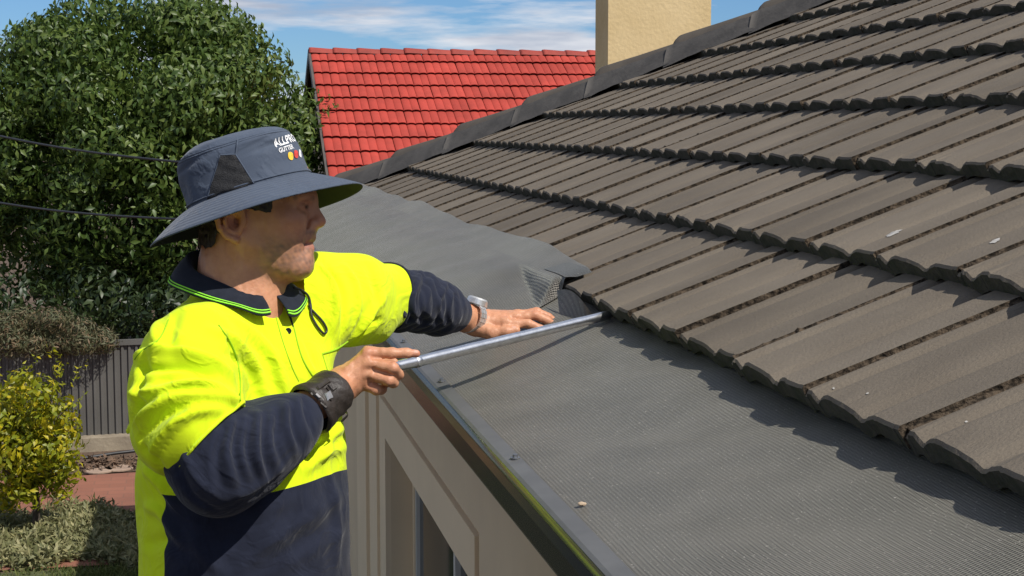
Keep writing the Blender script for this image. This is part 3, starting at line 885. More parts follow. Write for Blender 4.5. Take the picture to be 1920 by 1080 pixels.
# trim strip along the lip and its screws
ys = np.linspace(-.8, YC, 40)
sec = [(LX - .001, LZ + .0035), (LX + .004, LZ + .0065), (MX0 + .001, LZ + .0095), (MX0 + .002, LZ + .0075), (LX + .004, LZ + .003)]
add('trim_strip', [(x, y, z) for y in ys for (x, z) in sec], grid_faces(len(ys), len(sec)), M_strip, guard)
for (px, py) in ((828, 733), (966, 884), (590, 478), (757, 645)):
    r = ray(px, py); Y = (LX + .018) / r[0]
    p = np.array([LX + .018, Y, LZ + .009])
    mb = MB()
    def ringv(rr, z, n): return [(p[0] + rr * math.cos(k * 2 * math.pi / n), p[1] + rr * math.sin(k * 2 * math.pi / n), p[2] + z) for k in range(n)]
    for (rr0, z0, rr1, z1, n) in ((.0075, 0, .0075, .0018, 14), (.0042, .0018, .0040, .0065, 6)):
        v = ringv(rr0, z0, n) + ringv(rr1, z1, n)
        mb.put(v, [(k, (k + 1) % n, n + (k + 1) % n, n + k) for k in range(n)] + [tuple(range(n, 2 * n))])
    mb.build('screw', M_screw, guard)
# pale bits of grit lying on mesh and tiles
def pebble(name, c, r, m):
    bm = bmesh.new(); bmesh.ops.create_icosphere(bm, subdivisions=2, radius=r)
    for v in bm.verts: v.co = Vector((v.co.x * 1.4, v.co.y, v.co.z * .7)) * (1 + rng.normal() * .08) + Vector(c)
    me = bpy.data.meshes.new(name); bm.to_mesh(me); bm.free(); me.materials.append(m)
    o = bpy.data.objects.new(name, me); COL.objects.link(o); return o
r = ray(1091, 999); Y = (LX + .045) / r[0]
tag(pebble('pebble', (LX + .045, Y, mesh_z(LX + .045, Y) + .004), .0042, M_grit), 'tiny pale pebble on the gutter mesh next to the trim strip', 'pebble')

# white scuffs and specks on the tiles
M_scuff = mat('white_scuff', (0.52, 0.50, 0.47), (0.26, 0.24, 0.21), rough=0.8, scale=160)
dgs = bpy.context.evaluated_depsgraph_get(); dgs.update()
def surf(px, py):
    d = Vector(ray(px, py)).normalized()
    ok, loc, n, i, o, m = S.ray_cast(dgs, Vector(CAMPOS), d)
    if n.dot(d) > 0: n = -n
    return np.array(loc), np.array(n)
def scuff(px, py, hw, hh, ang, seed, name='paint_scuff'):
    r_ = np.random.default_rng(seed); n = 18
    c, nrm = surf(px, py)
    pts = [c + nrm * .0012]
    for k in range(n):
        a = 2 * math.pi * k / n; f = r_.uniform(.65, 1.1)
        x, y = hw * math.cos(a) * f, hh * math.sin(a) * f
        l, m = surf(px + x * math.cos(ang) - y * math.sin(ang), py + x * math.sin(ang) + y * math.cos(ang))
        l = l if np.linalg.norm(l - c) < .08 else c
        pts.append(l + m * .0012)
    add(name, pts, [(0, k + 1, (k + 1) % n + 1) for k in range(n)], M_scuff, house)
for (a, b_, c, d_, e, f) in ((1676, 438, 18, 3.6, -.42, 1), (1866, 453, 12, 3.2, -.40, 2), (1563, 729, 2.6, 2.2, 0, 3), (1627, 739, 3.0, 1.6, -.3, 4), (1812, 792, 3.2, 1.8, -.2, 5)):
    scuff(a, b_, c, d_, e, f)

# ---- overhead cables to the corner of the house
br_ = np.array([e0 + .12, YC - .25, roofz(e0 + .12)])
cable_lab = ['upper of two thin dark overhead cables in front of the tree', 'lower of two thin dark overhead cables in front of the tree']
for i, ((ax, ay), (bx_, by_), lab) in enumerate([((-60, 242), (348, 305), cable_lab[0]), ((-60, 370), (335, 411), cable_lab[1])]):
    a = at_y(ax, ay, 13.0); b_ = at_y(bx_, by_, 10.2)
    e = np.array([e0 + .05, YC - .05, H - .40 + .17 * (1 - i)])
    far = a + (a - b_) * 2.0
    ts = np.linspace(0, 1, 30)[:, None]
    path = np.concatenate([far + (a - far) * np.linspace(0, 1, 12)[:-1, None], a + (b_ - a) * np.linspace(0, 1, 14)[:-1, None] - np.c_[np.zeros(13), np.zeros(13), .03 * np.sin(np.linspace(0, math.pi, 14)[:-1])], b_ + (e - b_) * np.linspace(0, 1, 8)[:, None]])
    tag(MB().tube(path, .0085, 6).build('overhead_cable', M_black, None, True), lab, 'cable', 'overhead cables')
MB().tube([(e0 + .05, YC - .05, H - .58), (e0 + .05, YC - .05, H - .18)], .02, 8).build('cable_bracket', M_black, house)

# ================================================================== the worker
# shapes are laid out in a camera-aligned metric frame: x right, y up, z away
def P(px, py, d): return np.array([d * (px - 960) / FPX, -d * (py - 540) / FPX, d])
def to_world(V):
    V = np.asarray(V, float)
    return CAMPOS + V[:, 0:1] * cR + V[:, 1:2] * cU + V[:, 2:3] * cF
def from_world(V):
    V = np.asarray(V, float) - CAMPOS
    return np.c_[V @ cR, V @ cU, V @ cF]
CAMM = np.stack([cR, cU, cF], 1)

class Field:
    """smooth union of tapered capsules, ellipsoids and lofted columns, meshed by sparse surface nets"""
    def __init__(s): s.p = []
    def cone(s, a, b, ra, rb=None, k=.012, sub=False, flat=None):
        s.p.append(('c', np.array(a, float), np.array(b, float), float(ra), float(ra if rb is None else rb), k, sub, flat)); return s
    def chain(s, pts, rs, k=.012, flat=None):
        rs = np.broadcast_to(np.asarray(rs, float), (len(pts),))
        for i in range(len(pts) - 1): s.cone(pts[i], pts[i + 1], rs[i], rs[i + 1], k, False, flat)
        return s
    def ell(s, c, r, k=.012, R=None, sub=False):
        s.p.append(('e', np.array(c, float), np.array(r, float), np.eye(3) if R is None else np.array(R, float), k, sub)); return s
    def loft(s, lev, k=.02):
        """lev rows: y, cx, cz, a, b, phi(deg): ellipse of half axes a along (cos,sin)phi and b across"""
        s.p.append(('l', np.array(sorted(lev, key=lambda q: q[0]), float), k)); return s
    def bbox(s, q):
        if q[0] == 'c': 
            m = max(q[3], q[4]); return np.minimum(q[1], q[2]) - m, np.maximum(q[1], q[2]) + m
        if q[0] == 'e': m = max(q[2]); return q[1] - m, q[1] + m
        L_ = q[1]; m = np.maximum(L_[:, 3], L_[:, 4]).max()
        return np.array([L_[:, 1].min() - m, L_[:, 0].min(), L_[:, 2].min() - m]), np.array([L_[:, 1].max() + m, L_[:, 0].max(), L_[:, 2].max() + m])
    def dist(s, q, X):
        if q[0] == 'c':
            a, b, ra, rb, flat = q[1], q[2], q[3], q[4], q[7]
            ab = b - a; l2 = ab @ ab + 1e-12
            w = X - a
            t = np.clip((w @ ab) / l2, 0, 1)
            v = w - t[..., None] * ab
            if flat is not None:
                ax, fac = flat
                comp = v @ ax
                v = v + comp[..., None] * ax * (fac - 1)
            return np.sqrt((v * v).sum(-1)) - (ra + (rb - ra) * t)
        if q[0] == 'e':
            v = (X - q[1]) @ q[3]
            r = q[2]
            k0 = np.sqrt(((v / r) ** 2).sum(-1)); k1 = np.sqrt(((v / (r * r)) ** 2).sum(-1)) + 1e-9
            return k0 * (k0 - 1) / k1
        L_ = q[1]; y = X[..., 1]
        cx, cz, a, b, ph = [np.interp(y, L_[:, 0], L_[:, j]) for j in range(1, 6)]
        c, s_ = np.cos(np.radians(ph)), np.sin(np.radians(ph))
        dx, dz = X[..., 0] - cx, X[..., 2] - cz
        u, v = dx * c + dz * s_, -dx * s_ + dz * c
        k0 = np.sqrt((u / a) ** 2 + (v / b) ** 2); k1 = np.sqrt((u / a ** 2) ** 2 + (v / b ** 2) ** 2) + 1e-9
        d = k0 * (k0 - 1) / k1
        return np.maximum(d, np.maximum(y - L_[-1, 0], L_[0, 0] - y))
    def evaluate(s, X, C, marg, disp=None):
        """X (n,m,3) points in n blocks with centres C"""
        D = np.full(X.shape[:2], 10.0)
        for q in s.p:
            lo, hi = s.bbox(q)
            k = q[5] if q[0] == 'c' else (q[4] if q[0] == 'e' else q[2])
            sub = q[6] if q[0] == 'c' else (q[5] if q[0] == 'e' else False)
            m = np.all((C > lo - marg - k - .02) & (C < hi + marg + k + .02), axis=1)
            if not m.any(): continue
            d = s.dist(q, X[m]); D0 = D[m]
            if sub:
                h = np.maximum(k - np.abs(-D0 - d), 0) / k
                D[m] = np.maximum(D0, -d) + h * h * k * .25
            else:
                h = np.maximum(k - np.abs(D0 - d), 0) / k
                D[m] = np.minimum(D0, d) - h * h * k * .25
        if disp is not None: D = D - disp(X)
        return D
    def mesh(s, h, disp=None, region=None, sm=1):
        lo = np.min([s.bbox(q)[0] for q in s.p], 0) - 3 * h; hi = np.max([s.bbox(q)[1] for q in s.p], 0) + 3 * h
        if region is not None: lo, hi = np.maximum(lo, region[0]), np.minimum(hi, region[1])
        B = 8 * h
        nb_ = np.ceil((hi - lo) / B).astype(int)
        I = np.stack(np.meshgrid(*[np.arange(n) for n in nb_], indexing='ij'), -1).reshape(-1, 3)
        C = lo + (I + .5) * B
        dc = s.evaluate(C[:, None, :], C, B)[:, 0]
        act = np.abs(dc) < B * 2.0 + .015
        I, C = I[act], C[act]
        g = np.stack(np.meshgrid(*[np.arange(9)] * 3, indexing='ij'), -1).reshape(-1, 3) * h
        n = len(I)
        D = np.empty((n, 729))
        for a in range(0, n, 400):
            X = (lo + I[a:a + 400] * B)[:, None, :] + g
            D[a:a + 400] = s.evaluate(X, C[a:a + 400], B, disp)
        D = D.reshape(n, 9, 9, 9)
        ins = D < 0
        cnt_ = sum(ins[:, i:i + 8, j:j + 8, k:k + 8].astype(np.int8) for i in (0, 1) for j in (0, 1) for k in (0, 1))
        bi, ci, cj, ck = np.nonzero((cnt_ > 0) & (cnt_ < 8))
        acc = np.zeros((len(bi), 3)); w = np.zeros(len(bi))
        for ax in range(3):
            for o1 in (0, 1):
                for o2 in (0, 1):
                    off = [0, 0, 0]; oth = [q for q in range(3) if q != ax]
                    off[oth[0]], off[oth[1]] = o1, o2
                    e = list(off); e[ax] = 1
                    d0 = D[bi, ci + off[0], cj + off[1], ck + off[2]]; d1 = D[bi, ci + e[0], cj + e[1], ck + e[2]]
                    cr = (d0 < 0) != (d1 < 0)
                    t = np.where(cr, d0 / np.where(cr, d0 - d1, 1), 0)
                    p = np.tile(np.array(off, float), (len(bi), 1)); p[:, ax] += t
                    acc += p * cr[:, None]; w += cr
        V = lo + (I[bi] * 8 + np.c_[ci, cj, ck] + acc / w[:, None]) * h
        dims = nb_ * 8 + 2
        gc = I[bi] * 8 + np.c_[ci, cj, ck]
        key = (gc[:, 0] * dims[1] + gc[:, 1]) * dims[2] + gc[:, 2]
        order = np.argsort(key); skey = key[order]
        F = []
        for ax in range(3):
            sl0 = [slice(None)] + [slice(0, 8)] * 3
            sl1 = list(sl0); sl1[ax + 1] = slice(1, 9)
            a0, a1 = ins[tuple(sl0)], ins[tuple(sl1)]
            eb, ei, ej, ek = np.nonzero(a0 != a1)
            gp_ = I[eb] * 8 + np.c_[ei, ej, ek]
            oth = [(ax + 1) % 3, (ax + 2) % 3]
            ids, ok = [], np.ones(len(eb), bool)
            for (u, v) in ((0, 0), (-1, 0), (-1, -1), (0, -1)):
                c = gp_.copy(); c[:, oth[0]] += u; c[:, oth[1]] += v
                kk = (c[:, 0] * dims[1] + c[:, 1]) * dims[2] + c[:, 2]
                pos = np.clip(np.searchsorted(skey, kk), 0, len(skey) - 1)
                ok &= skey[pos] == kk
                ids.append(order[pos])
            q = np.stack(ids, 1)
            flip = ~a0[eb, ei, ej, ek]
            q[flip] = q[flip][:, ::-1]
            F.append(q[ok])
        F = np.concatenate(F)
        for _ in range(sm): V = smooth_verts(V, F, .5)
        return V, F

def smooth_verts(V, F, f=.5):
    e = np.concatenate([F[:, [0, 1]], F[:, [1, 2]], F[:, [2, 3]], F[:, [3, 0]]])
    s_ = np.zeros_like(V); c = np.zeros(len(V))
    for j in range(3):
        s_[:, j] = np.bincount(e[:, 0], V[e[:, 1], j], len(V)) + np.bincount(e[:, 1], V[e[:, 0], j], len(V))
    c = np.bincount(e[:, 0], minlength=len(V)) + np.bincount(e[:, 1], minlength=len(V))
    return V + f * (s_ / np.maximum(c, 1)[:, None] - V)

def clip_poly(V, F, sc):
    """keep the part of a quad mesh where sc > 0, cut exactly along sc = 0"""
    T = np.concatenate([F[:, [0, 1, 2]], F[:, [0, 2, 3]]]) if F.shape[1] == 4 else F
    pos = sc[T] > 0
    n = pos.sum(1)
    keep = T[n == 3]
    newV, newT, cache = [], [], {}
    base = len(V)
    def cut(a, b):
        kk = (a, b) if a < b else (b, a)
        if kk not in cache:
            t = sc[a] / (sc[a] - sc[b]); cache[kk] = base + len(newV); newV.append(V[a] + t * (V[b] - V[a]))
        return cache[kk]
    for tri, pp in zip(T[(n == 1) | (n == 2)], pos[(n == 1) | (n == 2)]):
        poly = []
        for i in range(3):
            a, b = int(tri[i]), int(tri[(i + 1) % 3])
            if pp[i]: poly.append(a)
            if pp[i] != pp[(i + 1) % 3]: poly.append(cut(a, b))
        for i in range(1, len(poly) - 1): newT.append((poly[0], poly[i], poly[i + 1]))
    VV = np.concatenate([V, np.array(newV).reshape(-1, 3)]); TT = np.concatenate([keep, np.array(newT, int).reshape(-1, 3)])
    used = np.unique(TT); mp_ = np.full(len(VV), -1); mp_[used] = np.arange(len(used))
    return VV[used], mp_[TT]

def nsum(seed, n, sc, amp=1.0, dirs=None):
    r = np.random.default_rng(seed)
    K = r.normal(size=(n, 3)); K /= np.linalg.norm(K, axis=1)[:, None]
    if dirs is not None: K = K * np.array(dirs)
    K *= sc * r.uniform(.6, 1.5, n)[:, None]; ph = r.uniform(0, 6.28, n)
    def f(X): 
        o = 0
        for k, p_ in zip(K, ph): o = o + np.sin(X @ k + p_)
        return amp * o / math.sqrt(n)
    return f

# materials
M_skin = mat('tanned_skin', (0.58, 0.285, 0.165), (0.49, 0.22, 0.12), rough=0.48, scale=38, bump=0.4, bscale=260, bdist=0.0016, sss=0.05, spec=0.38,
             attr=[('stubble', (0.16, 0.105, 0.085)), ('lip', (0.36, 0.13, 0.10)), ('dark', (0.03, 0.02, 0.015)), ('red', (0.50, 0.17, 0.11)), ('nail', (0.62, 0.36, 0.27))])
M_hair = mat('dark_brown_hair', (0.030, 0.022, 0.016), (0.012, 0.009, 0.007), rough=0.55, scale=120, bump=0.8, bscale=260, bdist=0.003, stretch=(1, 1, .25))
M_hiviz = mat('fluorescent_yellow_cloth', (0.78, 0.97, 0.018), (0.74, 0.94, 0.014), rough=0.85, scale=5, bump=0.25, bscale=900, bdist=0.0006, spec=0.15, transl=0.16, sheen=0.1, wrinkle=0.26)
M_navy = mat('navy_fleece_cloth', (0.018, 0.022, 0.040), (0.013, 0.016, 0.030), rough=0.9, scale=30, bump=0.35, bscale=700, bdist=0.0012, spec=0.15, sheen=0.12, wrinkle=0.22)
M_collar = mat('navy_collar_knit', (0.016, 0.020, 0.032), (0.012, 0.015, 0.024), rough=0.85, scale=60, bump=0.3, bscale=500, bdist=0.001, spec=0.15, sheen=0.08)
M_green = mat('green_collar_stripe', (0.32, 0.85, 0.05), (0.28, 0.75, 0.04), rough=0.8, scale=60)
M_hat = mat('slate_navy_hat_cloth', (0.064, 0.084, 0.122), (0.054, 0.071, 0.105), rough=0.75, scale=12, bump=0.3, bscale=600, bdist=0.0008, spec=0.3, sheen=0.15, wrinkle=0.22)
M_vent = mat('black_hat_mesh', (0.022, 0.022, 0.024), (0.010, 0.010, 0.011), rough=0.8, scale=160, bump=0.8, bscale=500, bdist=0.002)
M_white = mat('white_embroidery', (0.8, 0.8, 0.8), (0.7, 0.7, 0.7), rough=0.7, scale=80)
M_yel = mat('yellow_embroidery', (0.85, 0.55, 0.05), (0.8, 0.5, 0.04), rough=0.7, scale=80)
M_redem = mat('red_embroidery', (0.6, 0.06, 0.05), (0.55, 0.05, 0.04), rough=0.7, scale=80)
M_watch = mat('watch_steel', (0.78, 0.77, 0.74), (0.62, 0.61, 0.59), rough=0.38, metal=0.75, scale=90)
M_dial = mat('watch_dial', (0.75, 0.76, 0.78), (0.6, 0.62, 0.64), rough=0.08, scale=40)
M_brace = mat('dark_leather_wristband', (0.040, 0.031, 0.026), (0.022, 0.017, 0.014), rough=0.5, scale=40, bump=0.6, bscale=130, bdist=0.003, spec=0.5)
M_clip = mat('pale_buckle_metal', (0.55, 0.53, 0.5), (0.42, 0.4, 0.38), rough=0.35, metal=0.8, scale=90)

pb = to_world(np.array([P(462, 1280, 2.8)]))[0]
person = empty('person', pb, 'worker in fluorescent yellow and navy shirt and wide brimmed hat holding a metal tube', 'person')
def addc(name, V, F, m, parent=person, smooth=True, attrs=None):
    F = F[:, ::-1].copy() if isinstance(F, np.ndarray) else [tuple(f)[::-1] for f in F]     # the frame is left-handed
    o = add(name, to_world(V), F, m, parent, smooth)
    for an, av in (attrs or {}).items():
        a = o.data.attributes.new(an, 'FLOAT', 'POINT'); a.data.foreach_set('value', np.asarray(av, np.float32))
    return o

HD = 2.78                                   # depth of the head's middle plane
u = HD / FPX                                # metres per photo pixel there
def hp(px, py, z=0.0): 
    """head point: pixel position, z in metres towards (-) or away from (+) the camera, profile plane kept"""
    return np.array([HD * (px - 960) / FPX, -HD * (py - 540) / FPX, HD + z])
# ------------------------------------------------------------------ body: head, neck, arms, hands as one surface
bf = Field()
px_ = lambda n: n * u
# skull and face
bf.ell(hp(480, 356), (px_(107), px_(98), .077), .02)
bf.ell(hp(520, 418), (px_(62), px_(92), .060), .02)
bf.ell(hp(478, 420), (px_(70), px_(80), .066), .02)
for sg in (-1, 1):
    bf.cone(hp(462, 452, sg * .050), hp(552, 497, sg * .020), px_(23), px_(18), .025)     # jaw
    bf.ell(hp(545, 414, sg * .042), (px_(30), px_(22), .022), .025)                        # cheekbone
    bf.ell(hp(535, 450, sg * .034), (px_(34), px_(36), .026), .025)                        # cheek
    bf.cone(hp(574, 369, sg * .004), hp(560, 371, sg * .045), px_(15), px_(13), .016)      # brow
bf.cone(hp(566, 495, -.012), hp(566, 495, .012), px_(19.5), px_(19.5), .018)                # chin
bf.ell(hp(520, 500), (px_(52), px_(26), .045), .03)                                        # under the chin
bf.cone(hp(583, 380), hp(597, 413), px_(8.5), px_(12.0), .012)                             # nose
bf.ell(hp(597.5, 415.5), (px_(12.5), px_(11.5), .0125), .006)
for sg in (-1, 1):
    bf.ell(hp(587.5, 420, sg * .0125), (px_(12), px_(9), .0075), .005)
    bf.ell(hp(590, 429.5, sg * .008), (px_(6), px_(3.5), .0035), .003, sub=True)
bf.cone(hp(578, 436, -.010), hp(578, 436, .010), px_(13), px_(13), .014)                   # muzzle
bf.cone(hp(577, 446.5, -.016), hp(579.5, 446, .0), px_(9), px_(10.5), .006).cone(hp(579.5, 446, 0), hp(577, 446.5, .016), px_(10.5), px_(9), .006)
bf.cone(hp(574, 465.5, -.014), hp(578, 466, 0), px_(9), px_(10), .006).cone(hp(578, 466, 0), hp(574, 465.5, .014), px_(10), px_(9), .006)
bf.cone(hp(574, 478, -.01), hp(574, 478, .01), px_(10), px_(10), .012)
bf.cone(hp(565, 460.5, -.032), hp(591, 456, -.006), px_(2.0), px_(2.6), .003, sub=True).cone(hp(591, 456, -.006), hp(591, 456, .006), px_(2.6), px_(2.6), .003, sub=True).cone(hp(591, 456, .006), hp(565, 460.5, .032), px_(2.6), px_(2.0), .003, sub=True)
bf.cone(hp(562, 460, -.030), hp(557, 466, -.035), px_(1.6), px_(1.0), .008, sub=True)
bf.cone(hp(578, 421, -.022), hp(560, 450, -.036), px_(2.6), px_(2.0), .010, sub=True).cone(hp(582, 412, -.0175), hp(578, 424, -.022), px_(1.6), px_(2.0), .006, sub=True)      # fold beside the mouth
for sg in (-1, 1):
    bf.ell(hp(578, 389, sg * .035), (px_(17), px_(8), .016), .012, sub=True)              # eye socket
    bf.ell(hp(563.5, 389.5, sg * .032), (px_(12.5), px_(10.5), .0130), .003)                       # eyeball under lids
    bf.cone(hp(575, 384, sg * .020), hp(563, 386, sg * .047), px_(3.4), px_(3.0), .004)    # upper lid
    bf.cone(hp(574.5, 394.5, sg * .021), hp(563, 394, sg * .046), px_(3.0), px_(2.6), .005)  # lower lid
for (a, b_) in (((553, 383), (541, 378)), ((552, 388), (538, 388)), ((553, 393), (542, 398))):
    bf.cone(hp(*a, -.049), hp(*b_, -.058), px_(1.3), px_(.8), .006, sub=True)
# neck
bf.chain([hp(450, 425, .0), hp(444, 500, .004), hp(440, 590, .01)], [px_(66), px_(67), px_(72)], .02)
bf.cone(hp(500, 488, .0), hp(484, 570, .0), px_(35), px_(38), .022)
# ear on the camera side and on the far side
for sg in (-1, 1):
    e = lambda px, py, z: hp(px, py, sg * (.0715 + z))
    Re = Matrix.Rotation(math.radians(-12), 3, 'Z')
    bf.ell(e(450, 418, .006), (px_(25), px_(35), .0050), .004, Re)
    bf.chain([e(470, 412, .004), e(466, 392, .009), e(450, 383, .015), e(432, 390, .021), e(425, 410, .024), e(430, 431, .020), e(442, 446, .014), e(457, 453, .008)], [px_(4), px_(5.5), px_(6), px_(6), px_(5.8), px_(5.5), px_(6), px_(7.5)], .004)
    bf.chain([e(458, 400, .010), e(444, 402, .015), e(438, 418, .017), e(444, 434, .014), e(456, 439, .009)], [px_(3.5), px_(4), px_(4), px_(4), px_(4)], .004)
    bf.ell(e(456, 419, .014), (px_(10), px_(14), .011), .004, sub=True).cone(e(434, 398, .020), e(431, 424, .020), px_(2.2), px_(2.0), .003, sub=True)
    bf.cone(e(471, 415, .004), e(470, 424, .005), px_(4.5), px_(4), .004)
# chest and shoulders hidden in the shirt
SR, SL_ = P(338, 655, 2.63), P(588, 565, 2.95)
bf.chain([hp(440, 590, .01), P(455, 720, 2.80), P(462, 900, 2.80)], [.08, .10, .10], .04)
bf.cone(hp(444, 625, .01), SR, .055, .045, .03).cone(hp(444, 625, .01), SL_, .055, .045, .03)
ER, WR = P(402, 880, 2.56), P(612, 742, 2.70)          # near elbow and wrist
EL, WL = P(765, 566, 3.17), P(876, 596, 3.355)         # far elbow and wrist
bf.chain([SR, ER], [.048, .042], .02).chain([ER, ER + (WR - ER) * .35, WR], [.044, .043, .029], .02)
bf.chain([SL_, EL], [.048, .040], .02).chain([EL, EL + (WL - EL) * .35, WL], [.042, .040, .029], .02)
# near hand: fist round the tube with the first finger laid along it
D0 = 2.775
h_ = lambda px, py, z=0.0: P(px, py, D0 + z)
m1 = D0 / FPX
bf.chain([WR, h_(640, 722, -.005)], [.029, .030], .015)
for (q, r0, r1) in (((690, 662, .000), 25, 12.5), ((691, 681, -.006), 25, 13), ((687, 701, -.004), 24, 12.5), ((677, 718, .004), 20, 11.5)):
    bf.cone(h_(641, 722, .0), h_(*q), m1 * r0, m1 * r1, .016)
fr = lambda n: m1 * n
bf.chain([h_(690, 662, 0), h_(734, 662, .000), h_(762, 662, .006), h_(781, 663, .010)], [fr(12.5), fr(10), fr(9), fr(7.2)], .005)
bf.chain([h_(691, 681, -.006), h_(736, 690, -.012), h_(747, 702, .012), h_(735, 703, .030)], [fr(13), fr(11.5), fr(10), fr(9)], .004)
bf.chain([h_(687, 701, -.004), h_(728, 713, -.010), h_(738, 718, .014), h_(724, 716, .030)], [fr(12.5), fr(11), fr(9.6), fr(8.6)], .004)
bf.chain([h_(677, 718, .004), h_(706, 731, .0), h_(716, 731, .020), h_(704, 727, .032)], [fr(11.5), fr(9.8), fr(8.6), fr(7.8)], .004)
bf.chain([h_(648, 708, .018), h_(680, 690, .036), h_(712, 682, .040), h_(738, 679, .036)], [fr(17), fr(12), fr(10.5), fr(8.5)], .008)   # thumb behind
for (q, a) in (((690, 660, -.008), 10), ((692, 681, -.014), 10.5), ((687, 701, -.012), 10), ((677, 717, -.004), 9)):
    bf.ell(h_(*q), (fr(a), fr(a * .85), fr(a)), .006)                                      # knuckles
for (a, b_) in (((650, 690, -.022), (684, 666, -.012)), ((652, 702, -.024), (685, 683, -.017)), ((652, 714, -.022), (681, 701, -.015))):
    bf.cone(h_(*a), h_(*b_), fr(2.2), fr(2.6), .010)                                       # tendons
for (a, b_) in (((700, 671, -.014), (733, 676, -.014)), ((700, 691, -.016), (730, 701, -.016)), ((692, 710, -.012), (712, 720, -.012))):
    bf.cone(h_(*a), h_(*b_), fr(1.2), fr(2.0), .006, sub=True)                             # clefts between the fingers
# far hand: flat on the mesh, fingers reaching under the tube
D1 = 3.36
g_ = lambda px, py, z=0.0: P(px, py, D1 + z)
m2 = D1 / FPX
bf.chain([WL, g_(892, 603, 0)], [.029, .028], .015)
for (q, r0, r1) in (((947, 607, -.010), 20, 10), ((966, 597, .012), 21, 10), ((972, 592, .034), 20, 9.5), ((966, 590, .054), 17, 9)):
    bf.cone(g_(893, 604, .008), g_(*q), m2 * r0, m2 * r1, .014)
fr2 = lambda n: m2 * n
bf.chain([g_(947, 607, -.010), g_(990, 607, -.006), g_(1014, 617, -.002), g_(1031, 630, .0)], [fr2(10), fr2(8.6), fr2(7.6), fr2(6.2)], .004)
bf.chain([g_(966, 597, .012), g_(1004, 591, .016), g_(1026, 601, .020), g_(1042, 612, .022)], [fr2(10), fr2(8.8), fr2(7.8), fr2(6.4)], .004)
bf.chain([g_(972, 592, .034), g_(1006, 584.5, .040), g_(1028, 594, .042), g_(1044, 605, .044)], [fr2(9.5), fr2(8.4), fr2(7.4), fr2(6.2)], .004)
bf.chain([g_(966, 590, .054), g_(996, 588, .062), g_(1014, 594, .064), g_(1026, 602, .066)], [fr2(9), fr2(7.4), fr2(6.6), fr2(5.6)], .004)
bf.chain([g_(893, 614, -.012), g_(922, 625, -.024), g_(948, 622, -.026), g_(968, 619, -.024)], [fr2(17), fr2(12), fr2(9.6), fr2(7.8)], .008)  # thumb
for (q, a) in (((948, 602, -.010), 9), ((966, 592, .012), 9), ((972, 587, .034), 8.5)):
    bf.ell(g_(*q), (fr2(a), fr2(a * .8), fr2(a)), .006)
for (a, b_) in (((905, 594, .0), (944, 600, -.008)), ((908, 589, .012), (962, 591, .012)), ((912, 588, .03), (970, 586, .032))):
    bf.cone(g_(*a), g_(*b_), fr2(2.2), fr2(2.4), .009)
skin_n = nsum(3, 14, 420, .00035)
Vb, Fb = bf.mesh(.0019, lambda X: skin_n(X), sm=1)
def soft(d, w): return np.clip(1 - d / w, 0, 1)
vp = np.c_[Vb[:, 0] / Vb[:, 2] * FPX + 960, 540 - Vb[:, 1] / Vb[:, 2] * FPX]            # pixel position of each vertex
dz = Vb[:, 2] - HD
head = (vp[:, 1] < 575) & (np.abs(dz) < .13) & (vp[:, 0] < 625)
jawd = np.clip((vp[:, 1] - 432) / 30, 0, 1) * np.clip((540 - vp[:, 1]) / 30, 0, 1) * np.clip((vp[:, 0] - 470) / 40, 0, 1) * head
mous = np.exp(-((vp[:, 0] - 582) / 14) ** 2 - ((vp[:, 1] - 437) / 6) ** 2) * head
stub = np.clip(jawd * .55 + mous * .55, 0, .65) * (1 + .3 * nsum(8, 10, 600)(Vb))
lipm = np.zeros(len(Vb))
for (q0, q1, w) in ((hp(579, 449, -.020), hp(589, 449, 0), .0075), (hp(589, 449, 0), hp(579, 449, .02), .0075), (hp(576, 463, -.018), hp(588, 464, 0), .008), (hp(588, 464, 0), hp(576, 463, .018), .008)):
    ab = q1 - q0; t = np.clip(((Vb - q0) @ ab) / (ab @ ab), 0, 1); d = np.linalg.norm(Vb - q0 - t[:, None] * ab, axis=1); lipm = np.maximum(lipm, soft(d, w) ** .7)
dark = np.zeros(len(Vb))
for sg in (-1, 1):
    for (q0, q1, w) in ((hp(585, 372, sg * .014), hp(560, 374, sg * .054), .0070), (hp(577, 388.5, sg * .018), hp(557, 390.5, sg * .050), .0052)):
        ab = q1 - q0; t = np.clip(((Vb - q0) @ ab) / (ab @ ab), 0, 1); d = np.linalg.norm(Vb - q0 - t[:, None] * ab, axis=1); dark = np.maximum(dark, soft(d, w) ** .6 * .9)
for (q0, q1, w) in ((hp(566, 460.5, -.033), hp(590, 456, -.008), .0026), (hp(592, 430, -.0085), hp(587, 430, -.0095), .0035), (hp(456, 416, -.082), hp(457, 426, -.082), .006)):  # shade in mouth line, nostril and ear hollow painted into the skin
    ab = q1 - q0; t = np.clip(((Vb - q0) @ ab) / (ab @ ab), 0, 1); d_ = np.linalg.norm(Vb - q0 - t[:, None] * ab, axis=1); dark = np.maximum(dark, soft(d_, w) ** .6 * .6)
red = np.zeros(len(Vb))
for c, r, a in ((hp(600, 416), .022, .6), (hp(545, 425, -.05), .035, .45), (hp(450, 420, -.075), .04, .5), (h_(690, 662, -.01), .018, .5), (h_(736, 690, -.012), .016, .5), (h_(781, 663, .01), .016, .8), (h_(728, 713, -.01), .016, .5), (g_(1031, 630), .02, .9), (g_(948, 603), .02, .4), (g_(1004, 589, .016), .016, .5)):
    red = np.maximum(red, a * soft(np.linalg.norm(Vb - c, axis=1), r))
nail = np.zeros(len(Vb))
for c, r in ((h_(780, 657.5, .004), .0055), (g_(1037, 604, .020), .005), (g_(1040, 598, .042), .005), (g_(964, 613, -.028), .006)):
    nail = np.maximum(nail, soft(np.linalg.norm(Vb - c, axis=1), r) ** .4)
